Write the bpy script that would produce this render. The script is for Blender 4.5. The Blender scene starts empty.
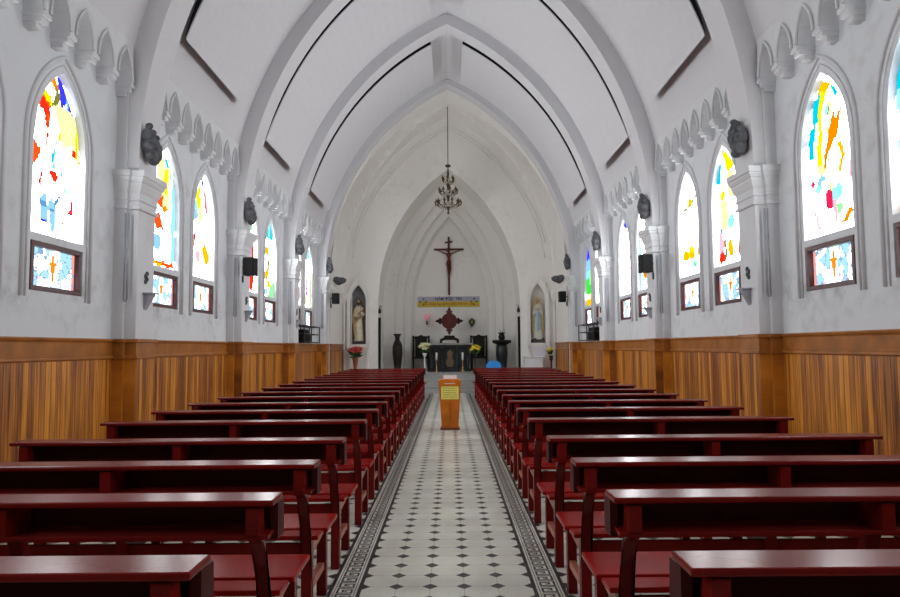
import bpy, bmesh, math, random
from mathutils import Vector, Matrix
random.seed(7)
scene = bpy.context.scene
COL = scene.collection
PI = math.pi
EYE = 1.41
NX, YN = 3.64, 21.9          # nave wall plane, end wall plane
YF = [7.55 + 3.85*k for k in range(-2, 4)]   # near faces of the pilasters
PW = 0.47                    # pilaster width along the nave
PI_X = 3.40                  # inner face of the pilasters
WG = 12.0                     # brightness of clear glass panes

# ------------------------------------------------------------ materials
def new_mat(name):
    m = bpy.data.materials.new(name); m.use_nodes = True
    nt = m.node_tree; b = nt.nodes['Principled BSDF']
    return m, nt, b
def N(nt, t, **kw):
    n = nt.nodes.new(t)
    for k, v in kw.items(): setattr(n, k, v)
    return n
def L(nt, a, b): nt.links.new(a, b)
def math_node(nt, op, a, b=None, c=None):
    n = N(nt, 'ShaderNodeMath', operation=op)
    for i, v in enumerate((a, b, c)):
        if v is None: continue
        if isinstance(v, (int, float)): n.inputs[i].default_value = v
        else: L(nt, v, n.inputs[i])
    return n.outputs[0]
def coords(nt): return N(nt, 'ShaderNodeTexCoord').outputs['Object']
def plain(name, col, rough=0.5, metal=0.0, var=0.12, scale=8, coat=0.0, spec=0.5, emit=0):
    m, nt, b = new_mat(name)
    ns = N(nt, 'ShaderNodeTexNoise'); ns.inputs['Scale'].default_value = scale; ns.inputs['Detail'].default_value = 4
    L(nt, coords(nt), ns.inputs['Vector'])
    r = N(nt, 'ShaderNodeValToRGB')
    r.color_ramp.elements[0].position = 0.3; r.color_ramp.elements[1].position = 0.7
    r.color_ramp.elements[0].color = tuple(c*(1-var) for c in col) + (1,)
    r.color_ramp.elements[1].color = tuple(min(1, c*(1+var)) for c in col) + (1,)
    L(nt, ns.outputs['Fac'], r.inputs['Fac']); L(nt, r.outputs['Color'], b.inputs['Base Color'])
    b.inputs['Roughness'].default_value = rough; b.inputs['Metallic'].default_value = metal
    b.inputs['Coat Weight'].default_value = coat; b.inputs['Specular IOR Level'].default_value = spec
    if emit:
        L(nt, r.outputs['Color'], b.inputs['Emission Color']); b.inputs['Emission Strength'].default_value = emit
    return m
def plaster(name, col, stain, amount, low=False):
    """white painted plaster with soft grey mildew blotches"""
    m, nt, b = new_mat(name); co = coords(nt)
    n1 = N(nt, 'ShaderNodeTexNoise'); n1.inputs['Scale'].default_value = 0.9; n1.inputs['Detail'].default_value = 8; n1.inputs['Roughness'].default_value = .65
    n2 = N(nt, 'ShaderNodeTexNoise'); n2.inputs['Scale'].default_value = 6; n2.inputs['Detail'].default_value = 6
    L(nt, co, n1.inputs['Vector']); L(nt, co, n2.inputs['Vector'])
    f = math_node(nt, 'MULTIPLY', n1.outputs['Fac'], n2.outputs['Fac'])
    r = N(nt, 'ShaderNodeValToRGB')
    r.color_ramp.elements[0].position = 0.27; r.color_ramp.elements[1].position = 0.42
    r.color_ramp.elements[0].color = (0,0,0,1); r.color_ramp.elements[1].color = (1,1,1,1)
    L(nt, f, r.inputs['Fac'])
    fac = math_node(nt, 'MULTIPLY', r.outputs['Color'], amount)
    if low:   # heavier mildew in a band just above the panelling
        sx = N(nt, 'ShaderNodeSeparateXYZ'); L(nt, co, sx.inputs[0])
        d = math_node(nt, 'SUBTRACT', sx.outputs['Z'], 1.95); d = math_node(nt, 'ABSOLUTE', d)
        d = math_node(nt, 'MULTIPLY', d, -3.2); d = math_node(nt, 'ADD', d, 1.0); d = math_node(nt, 'MAXIMUM', d, 0)
        n3 = N(nt, 'ShaderNodeTexNoise'); n3.inputs['Scale'].default_value = 2.6; n3.inputs['Detail'].default_value = 10; n3.inputs['Roughness'].default_value = .75
        L(nt, co, n3.inputs['Vector'])
        q = math_node(nt, 'SUBTRACT', n3.outputs['Fac'], .48); q = math_node(nt, 'MAXIMUM', q, 0); q = math_node(nt, 'MULTIPLY', q, 4.5)
        q = math_node(nt, 'MULTIPLY', q, d); fac = math_node(nt, 'ADD', fac, q); fac = math_node(nt, 'MINIMUM', fac, .75)
    mx = N(nt, 'ShaderNodeMix', data_type='RGBA')
    L(nt, fac, mx.inputs[0]); mx.inputs[6].default_value = (*col, 1); mx.inputs[7].default_value = (*stain, 1)
    L(nt, mx.outputs[2], b.inputs['Base Color']); b.inputs['Roughness'].default_value = 0.75
    bp = N(nt, 'ShaderNodeBump'); bp.inputs['Strength'].default_value = 0.12; bp.inputs['Distance'].default_value = .02
    L(nt, n2.outputs['Fac'], bp.inputs['Height']); L(nt, bp.outputs[0], b.inputs['Normal'])
    return m
def planks(name, axis='Y', width=0.085, dark=1.0):
    """varnished tongue and groove boards, every board its own tone"""
    m, nt, b = new_mat(name); co = coords(nt)
    sx = N(nt, 'ShaderNodeSeparateXYZ'); L(nt, co, sx.inputs[0])
    a = math_node(nt, 'DIVIDE', sx.outputs[axis], width)
    cell = math_node(nt, 'FLOOR', a); fr = math_node(nt, 'FRACT', a)
    wn = N(nt, 'ShaderNodeTexWhiteNoise', noise_dimensions='1D'); L(nt, cell, wn.inputs['W'])
    cv = N(nt, 'ShaderNodeCombineXYZ'); wx = math_node(nt, 'MULTIPLY', wn.outputs[0], 9.0)
    k = math_node(nt, 'MULTIPLY', sx.outputs['Z'], 0.9); L(nt, k, cv.inputs[2])
    k2 = math_node(nt, 'MULTIPLY', sx.outputs[axis], 22.0); L(nt, k2, cv.inputs[1]); L(nt, wx, cv.inputs[0])
    gr = N(nt, 'ShaderNodeTexNoise'); gr.inputs['Scale'].default_value = 1.6; gr.inputs['Detail'].default_value = 7; gr.inputs['Roughness'].default_value = .6
    L(nt, cv.outputs[0], gr.inputs['Vector'])
    s = math_node(nt, 'MULTIPLY', gr.outputs['Fac'], 1.7); s = math_node(nt, 'MULTIPLY_ADD', wn.outputs[0], .50, s); s = math_node(nt, 'SUBTRACT', s, .62)
    r = N(nt, 'ShaderNodeValToRGB'); e = r.color_ramp.elements
    e[0].position = .1; e[0].color = (.10*dark, .028*dark, .006*dark, 1)
    e[1].position = .85; e[1].color = (.78*dark, .32*dark, .032*dark, 1)
    x = e.new(.33); x.color = (.32*dark, .10*dark, .012*dark, 1)
    x = e.new(.58); x.color = (.54*dark, .19*dark, .018*dark, 1)
    L(nt, s, r.inputs['Fac'])
    g = math_node(nt, 'SUBTRACT', fr, .5); g = math_node(nt, 'ABSOLUTE', g); g = math_node(nt, 'GREATER_THAN', g, .455)
    mx = N(nt, 'ShaderNodeMix', data_type='RGBA'); L(nt, g, mx.inputs[0]); L(nt, r.outputs['Color'], mx.inputs[6]); mx.inputs[7].default_value = (.07*dark,.022*dark,.006*dark,1)
    L(nt, mx.outputs[2], b.inputs['Base Color']); b.inputs['Roughness'].default_value = .38
    bp = N(nt, 'ShaderNodeBump'); bp.inputs['Strength'].default_value = .5; bp.inputs['Distance'].default_value = .006; bp.invert = True
    L(nt, g, bp.inputs['Height']); L(nt, bp.outputs[0], b.inputs['Normal'])
    return m
def tiles(name):
    m, nt, b = new_mat(name); co = coords(nt); S = .2
    sx = N(nt, 'ShaderNodeSeparateXYZ'); L(nt, co, sx.inputs[0])
    def fold(o, off):
        q = math_node(nt, 'ADD', o, off); q = math_node(nt, 'DIVIDE', q, S); q = math_node(nt, 'FRACT', q)
        q = math_node(nt, 'SUBTRACT', q, .5); return math_node(nt, 'ABSOLUTE', q)   # 0 at diamond centre, .5 mid tile
    ax = fold(sx.outputs['X'], 20.0); ay = fold(sx.outputs['Y'], 20.0 + .1 - (4.208 % .2))
    d = math_node(nt, 'ADD', ax, ay); dia = math_node(nt, 'LESS_THAN', d, .235)
    gx = math_node(nt, 'LESS_THAN', ax, .009); gy = math_node(nt, 'LESS_THAN', ay, .009)
    gl = math_node(nt, 'MAXIMUM', gx, gy)
    n = N(nt, 'ShaderNodeTexNoise'); n.inputs['Scale'].default_value = 2.3; n.inputs['Detail'].default_value = 6; L(nt, co, n.inputs['Vector'])
    r = N(nt, 'ShaderNodeValToRGB'); e = r.color_ramp.elements
    e[0].position = .3; e[0].color = (.60,.59,.50,1); e[1].position = .7; e[1].color = (.74,.73,.66,1)
    L(nt, n.outputs['Fac'], r.inputs['Fac'])
    m1 = N(nt, 'ShaderNodeMix', data_type='RGBA'); L(nt, gl, m1.inputs[0]); L(nt, r.outputs['Color'], m1.inputs[6]); m1.inputs[7].default_value = (.42,.40,.34,1)
    m2 = N(nt, 'ShaderNodeMix', data_type='RGBA'); L(nt, dia, m2.inputs[0]); L(nt, m1.outputs[2], m2.inputs[6]); m2.inputs[7].default_value = (.035,.038,.042,1)
    L(nt, m2.outputs[2], b.inputs['Base Color']); b.inputs['Roughness'].default_value = .3
    return m
def glass_mat():
    m, nt, b = new_mat('stained_glass')
    nt.nodes.remove(b)
    at = N(nt, 'ShaderNodeVertexColor', layer_name='panes')
    em = N(nt, 'ShaderNodeEmission'); em.inputs['Strength'].default_value = 1.0
    L(nt, at.outputs['Color'], em.inputs['Color'])
    L(nt, em.outputs[0], nt.nodes['Material Output'].inputs['Surface'])
    return m
M = {}
M['wall'] = plaster('wall_plaster', (.70,.735,.765), (.36,.37,.36), .35, low=True)
M['vault'] = plaster('vault_plaster', (.67,.675,.70), (.55,.55,.55), .12)
M['trim'] = plaster('trim_plaster', (.68,.695,.715), (.45,.45,.45), .25)
M['cream'] = plaster('cream_plaster_lightened', (.86,.85,.82), (.6,.58,.52), .25)  # cream paint raised in brightness to imitate stronger light around the crossing
M['plank'] = planks('plank_panel'); M['plank_x'] = planks('plank_panel_x', 'X')
M['rail'] = plain('panel_rail_wood', (.36,.13,.022), .35, var=.25, scale=5)
M['postwood'] = plain('pilaster_cladding_wood', (.20,.075,.018), .4, var=.35, scale=4)
M['tile'] = tiles('cement_tiles')
M['keyblack'] = plain('inlay_black', (.035,.036,.04), .3)
M['pew'] = plain('pew_lacquer', (.135,.008,.006), .22, var=.22, scale=3, coat=.0, spec=.1)
M['pewseat'] = plain('pew_seat_lacquer', (.24,.008,.005), .24, var=.18, scale=3, coat=.0, spec=.1)
M['pewdark'] = plain('pew_dark_wood_shade', (.05,.006,.005), .6, spec=.15)  # dark end panels; on the back board it paints in cubby shade
M['pewedge'] = plain('pew_worn_edge', (.30,.09,.05), .4, var=.3)
M['glass'] = glass_mat()
M['frame'] = plain('window_frame_wood', (.085,.022,.02), .4)
M['black'] = plain('matte_black', (.006,.006,.007), .6, spec=.15)
M['board'] = plain('ceiling_board', (.66,.665,.69), .7, var=.02)
M['rock'] = plain('grey_cast_stone', (.09,.095,.105), .75, var=.5, scale=16)
M['metal'] = plain('dark_metal', (.03,.03,.032), .4, metal=.6)
M['bronze'] = plain('aged_bronze', (.13,.085,.04), .35, metal=.8)
M['gold'] = plain('gilt_metal', (.65,.42,.12), .3, metal=.9)
M['crystal'] = plain('cut_glass', (.55,.53,.48), .15, var=.2)
M['conduit'] = plain('grey_conduit', (.34,.36,.40), .4)
M['box'] = plain('varnished_wood', (.56,.15,.006), .35, var=.2, scale=6, spec=.3)
M['boxdark'] = plain('varnished_wood_dark', (.20,.05,.01), .4)
M['yellow'] = plain('yellow_paper', (.80,.76,.16), .7, var=.05)
M['ink'] = plain('printed_ink', (.45,.30,.08), .7)
M['paper'] = plain('white_paper', (.8,.82,.85), .7, var=.03)
M['step'] = plain('grey_terrazzo', (.36,.37,.36), .4, var=.15, scale=12)
M['marble'] = plain('dark_marble', (.02,.024,.026), .3, var=.5, scale=9, spec=.35)
M['slab'] = plain('altar_top_stone', (.30,.29,.26), .35)
M['ebony'] = plain('black_carved_wood', (.012,.008,.007), .5, spec=.2)
M['redwood'] = plain('red_carved_wood', (.10,.014,.008), .45, var=.35, scale=20, spec=.3)
M['crosswood'] = plain('cross_wood', (.085,.018,.010), .5, var=.25, spec=.3)
M['corpus'] = plain('corpus_wood', (.13,.028,.015), .5, spec=.3)
M['robe'] = plain('cream_robe', (.80,.74,.55), .6, var=.15)
M['mantle'] = plain('ochre_mantle', (.46,.33,.15), .6)
M['white_robe'] = plain('ivory_robe', (.70,.69,.58), .6, var=.12)
M['blue'] = plain('sky_blue_sash', (.32,.50,.68), .6)
M['skin'] = plain('painted_skin', (.52,.33,.22), .55)
M['hair'] = plain('brown_hair', (.10,.05,.025), .6)
M['veil'] = plain('gold_edge_veil', (.62,.52,.28), .55)
M['statue_base'] = plain('statue_rock', (.06,.06,.055), .7, var=.5, scale=20)
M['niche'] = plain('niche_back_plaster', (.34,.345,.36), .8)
M['leaf'] = plain('green_leaf', (.03,.075,.02), .5, var=.4)
M['redpetal'] = plain('red_petal', (.62,.045,.04), .5, var=.25)
M['yellowpetal'] = plain('yellow_petal', (.85,.68,.02), .5)
M['whitepetal'] = plain('cream_petal', (.78,.76,.45), .5)
M['pinkglass'] = plain('pink_glass', (.85,.30,.33), .3, emit=.15)
M['terracotta'] = plain('terracotta', (.30,.09,.04), .5)
M['bluep'] = plain('blue_plastic', (.03,.28,.75), .35)
M['lilac'] = plain('lilac_paper', (.72,.70,.80), .7, var=.02)
M['banner_lilac'] = plain('banner_pale_band', (.42,.40,.50), .6, var=.06)
M['banner_yellow'] = plain('banner_yellow_band', (.58,.44,.03), .6, var=.08)
M['letter_black'] = plain('letter_black', (.02,.02,.05), .6)
M['letter_red'] = plain('letter_red', (.45,.12,.02), .6)
M['brass'] = plain('brass', (.5,.33,.12), .3, metal=.8)
M['candle'] = plain('wax', (.85,.84,.8), .5)
M['cord'] = plain('grey_cable', (.10,.10,.10), .6)
M['ground'] = plain('outdoor_ground', (.35,.34,.3), .9)

# ------------------------------------------------------------ mesh helpers
class MB:
    def __init__(s): s.v, s.f, s.mi = [], [], []
    def add(s, vs, fs, mi=0):
        o = len(s.v); s.v += [tuple(p) for p in vs]; s.f += [tuple(i+o for i in f) for f in fs]; s.mi += [mi]*len(fs)
    def box(s, x0, x1, y0, y1, z0, z1, mi=0):
        s.add([(x0,y0,z0),(x1,y0,z0),(x1,y1,z0),(x0,y1,z0),(x0,y0,z1),(x1,y0,z1),(x1,y1,z1),(x0,y1,z1)],
              [(0,3,2,1),(4,5,6,7),(0,1,5,4),(1,2,6,5),(2,3,7,6),(3,0,4,7)], mi)
    def prism(s, pts, a0, a1, axis='x', mi=0):
        """extrude a closed outline along an axis; pts in the two other axes"""
        n = len(pts)
        def P(a, p): return {'x': (a, p[0], p[1]), 'y': (p[0], a, p[1]), 'z': (p[0], p[1], a)}[axis]
        vs = [P(a0, p) for p in pts] + [P(a1, p) for p in pts]
        fs = [tuple(range(n)), tuple(range(2*n-1, n-1, -1))] + [(i, (i+1) % n, n+(i+1) % n, n+i) for i in range(n)]
        s.add(vs, fs, mi)
    def tube(s, path, r, seg=8, mi=0, closed=False):
        path = [Vector(p) for p in path]; n = len(path)
        R = r if isinstance(r, (list, tuple)) else [r]*n
        vs = []; up = None
        for i, p in enumerate(path):
            t = (path[(i+1) % n]-path[i-1]) if closed else (path[min(i+1, n-1)]-path[max(i-1, 0)])
            t.normalize()
            if up is None: up = Vector((0,0,1)) if abs(t.z) < .9 else Vector((1,0,0))
            a = up - t*up.dot(t)
            if a.length < 1e-6: a = t.orthogonal()
            a.normalize(); up = a; b = t.cross(a)
            for k in range(seg):
                q = 2*PI*k/seg; vs.append(p + (a*math.cos(q)+b*math.sin(q))*R[i])
        fs = []
        for i in range(n if closed else n-1):
            j = (i+1) % n
            for k in range(seg):
                k2 = (k+1) % seg; fs.append((i*seg+k, i*seg+k2, j*seg+k2, j*seg+k))
        if not closed: fs += [tuple(range(seg-1, -1, -1)), tuple((n-1)*seg+k for k in range(seg))]
        s.add(vs, fs, mi)
    def lathe(s, prof, c=(0,0,0), seg=20, mi=0):
        vs = [(c[0]+r*math.cos(2*PI*k/seg), c[1]+r*math.sin(2*PI*k/seg), c[2]+z) for r, z in prof for k in range(seg)]
        n = len(prof); fs = [(i*seg+k, i*seg+(k+1) % seg, (i+1)*seg+(k+1) % seg, (i+1)*seg+k) for i in range(n-1) for k in range(seg)]
        fs += [tuple(range(seg-1,-1,-1)), tuple((n-1)*seg+k for k in range(seg))]
        s.add(vs, fs, mi)
    def rectloft(s, prof, x0, x1, y0, y1, mi=0):
        """stack of rectangles grown by an offset: (offset, z)"""
        vs = []
        for o, z in prof: vs += [(x0-o,y0-o,z),(x1+o,y0-o,z),(x1+o,y1+o,z),(x0-o,y1+o,z)]
        n = len(prof); fs = [(3,2,1,0), tuple(4*(n-1)+k for k in range(4))]
        fs += [(4*i+k, 4*i+(k+1) % 4, 4*i+4+(k+1) % 4, 4*i+4+k) for i in range(n-1) for k in range(4)]
        s.add(vs, fs, mi)
    def ball(s, c, r, seg=10, rings=6, mi=0):
        rx, ry, rz = r if isinstance(r, (tuple, list)) else (r, r, r)
        vs = [(c[0], c[1], c[2]-rz)]
        for i in range(1, rings):
            t = -PI/2+PI*i/rings
            for k in range(seg):
                q = 2*PI*k/seg; vs.append((c[0]+rx*math.cos(t)*math.cos(q), c[1]+ry*math.cos(t)*math.sin(q), c[2]+rz*math.sin(t)))
        vs.append((c[0], c[1], c[2]+rz)); e = len(vs)-1
        fs = [(0, 1+(k+1) % seg, 1+k) for k in range(seg)]
        fs += [(1+i*seg+k, 1+i*seg+(k+1) % seg, 1+(i+1)*seg+(k+1) % seg, 1+(i+1)*seg+k) for i in range(rings-2) for k in range(seg)]
        o = 1+(rings-2)*seg; fs += [(o+k, o+(k+1) % seg, e) for k in range(seg)]
        s.add(vs, fs, mi)
    def build(s, name, mats, parent=None, smooth=False, bevel=0, loc=None):
        me = bpy.data.meshes.new(name); me.from_pydata(s.v, [], s.f)
        for m in (mats if isinstance(mats, (list, tuple)) else [mats]): me.materials.append(m)
        for p, i in zip(me.polygons, s.mi): p.material_index = i
        bm = bmesh.new(); bm.from_mesh(me); bmesh.ops.recalc_face_normals(bm, faces=bm.faces); bm.to_mesh(me); bm.free()
        if smooth: me.polygons.foreach_set('use_smooth', [True]*len(me.polygons))
        o = bpy.data.objects.new(name, me); COL.objects.link(o)
        if parent: o.parent = parent
        if loc: o.location = loc
        if bevel:
            b = o.modifiers.new('bevel', 'BEVEL'); b.width = bevel; b.segments = 2; b.limit_method = 'ANGLE'; b.angle_limit = math.radians(40)
        return o
def tag(o, label=None, cat=None, group=None, kind=None):
    if label: o['label'] = label
    if cat: o['category'] = cat
    if group: o['group'] = group
    if kind: o['kind'] = kind
    return o
def empty(name, loc, label, cat, group=None, rz=0):
    o = bpy.data.objects.new(name, None); COL.objects.link(o); o.location = loc; o.rotation_euler = (0,0,rz); o.empty_display_size = .1
    return tag(o, label, cat, group)
def copy_tree(o, parent=None):
    c = o.copy(); COL.objects.link(c)
    if parent: c.parent = parent
    for ch in list(o.children): copy_tree(ch, c)
    return c
def sculpt(name, mb, mats, parent=None, voxel=.012, loc=None, smooth_it=4, tex=0):
    """fuse overlapping volumes into one continuous skin"""
    o = mb.build(name, mats, parent, smooth=True, loc=loc)
    r = o.modifiers.new('fuse', 'REMESH'); r.mode = 'VOXEL'; r.voxel_size = voxel; r.use_smooth_shade = True
    sm = o.modifiers.new('soften', 'SMOOTH'); sm.factor = .5; sm.iterations = smooth_it
    dg = bpy.context.evaluated_depsgraph_get(); me = bpy.data.meshes.new_from_object(o.evaluated_get(dg))
    o.modifiers.clear(); old = o.data; o.data = me; me.name = name; bpy.data.meshes.remove(old)
    me.materials.clear(); me.materials.append(mats if not isinstance(mats, (list,tuple)) else mats[0])
    me.polygons.foreach_set('use_smooth', [True]*len(me.polygons))
    return o

# ------------------------------------------------------------ arches and vault profile
def f_rib(x):      # soffit height of the ribs above eye level
    return 2.0 + math.sqrt(max(0, 33.99 - (abs(x)+2.43)**2))
def arc(off, x_from, x_to, n):
    """points (x, z) on the vault curve grown by off, from x_from up to x_to (right half)"""
    R = 5.83+off; a0 = math.acos(min(1, (x_from+2.43)/R)); a1 = math.acos((x_to+2.43)/R)
    return [(-2.43+R*math.cos(a0+(a1-a0)*i/n), EYE+2.0+R*math.sin(a0+(a1-a0)*i/n)) for i in range(n+1)]
def pointed(hw, spring, apex, n=14, floor=None):
    """pointed arch outline, one side to the other, as (a, z)"""
    h = apex-spring; R = (hw*hw+h*h)/(2*hw); cx = hw-R; a1 = math.acos(-cx/R)
    right = [(cx+R*math.cos(a1*i/n), spring+R*math.sin(a1*i/n)) for i in range(n+1)]
    right[-1] = (0, apex)
    pts = right + [(-x, z) for x, z in reversed(right[:-1])]
    if floor is not None: pts = [(hw, floor)] + pts + [(-hw, floor)]
    return pts
def arch_z(a, hw, spring, apex):
    h = apex-spring; R = (hw*hw+h*h)/(2*hw); cx = hw-R
    return spring+math.sqrt(max(0, R*R-(abs(a)-cx)**2))

# ------------------------------------------------------------ walls with openings
HOLE = .05
WB, WT = 1.94, 2.385           # lower frame opening
GB, GS, GA = 2.475, 3.30, 4.015 # glass bottom, spring, apex
WHW = .415                     # half width
WCS = {-1: [5.05, 6.46], 1: [5.16, 6.57]}            # window centres in the first full bay
def windows_y(side):
    out = []
    for k in range(-2, 4):
        for j in (0, 1): out.append(WCS[side][j]+3.85*k)
    return [w for w in out]
DEPTH = .055
def nave_wall(side):
    mb = MB(); y0, y1 = -4.0, 19.6; X = side*NX; ztop = 4.75
    def quad(a0, a1, z0, z1): mb.add([(X,a0,z0),(X,a1,z0),(X,a1,z1),(X,a0,z1)], [(0,1,2,3)])
    cur = y0
    for c in windows_y(side):
        h = WHW+.02; quad(cur, c-h, 0, ztop); cur = c+h
        quad(c-h, c+h, 0, WB); quad(c-h, c+h, WT, GB-.02)
        xs = [-h+2*h*i/20 for i in range(21)]
        tops = [arch_z(x, h, GS, GA+.03) for x in xs]
        for i in range(20):
            mb.add([(X,c+xs[i],tops[i]),(X,c+xs[i+1],tops[i+1]),(X,c+xs[i+1],ztop),(X,c+xs[i],ztop)], [(0,1,2,3)])
        # splayed reveals
        outer = [(-h, GB-.02)]+list(zip(xs, tops))+[(h, GB-.02)]
        k = (h-.03)/h; inner = [(a*k, z if z < GB else GB+(z-GB)*.985) for a, z in outer]; inner[0] = (-h*k, GB); inner[-1] = (h*k, GB)
        n = len(outer)
        for i in range(n):
            j = (i+1) % n
            mb.add([(X,c+outer[i][0],outer[i][1]),(X,c+outer[j][0],outer[j][1]),(X+side*DEPTH,c+inner[j][0],inner[j][1]),(X+side*DEPTH,c+inner[i][0],inner[i][1])], [(0,1,2,3)])
        o4 = [(-h,WB),(h,WB),(h,WT),(-h,WT)]
        for i in range(4):
            a, b = o4[i], o4[(i+1) % 4]
            mb.add([(X,c+a[0],a[1]),(X,c+b[0],b[1]),(X+side*DEPTH,c+b[0],b[1]),(X+side*DEPTH,c+a[0],a[1])], [(0,1,2,3)])
    quad(cur, y1, 0, ztop)
    # outer shell so that no daylight leaks round the glass
    o = mb.build('wall_left' if side < 0 else 'wall_right', M['wall']); tag(o, kind='structure')
    return o
nave_wall(-1); nave_wall(1)

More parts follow.
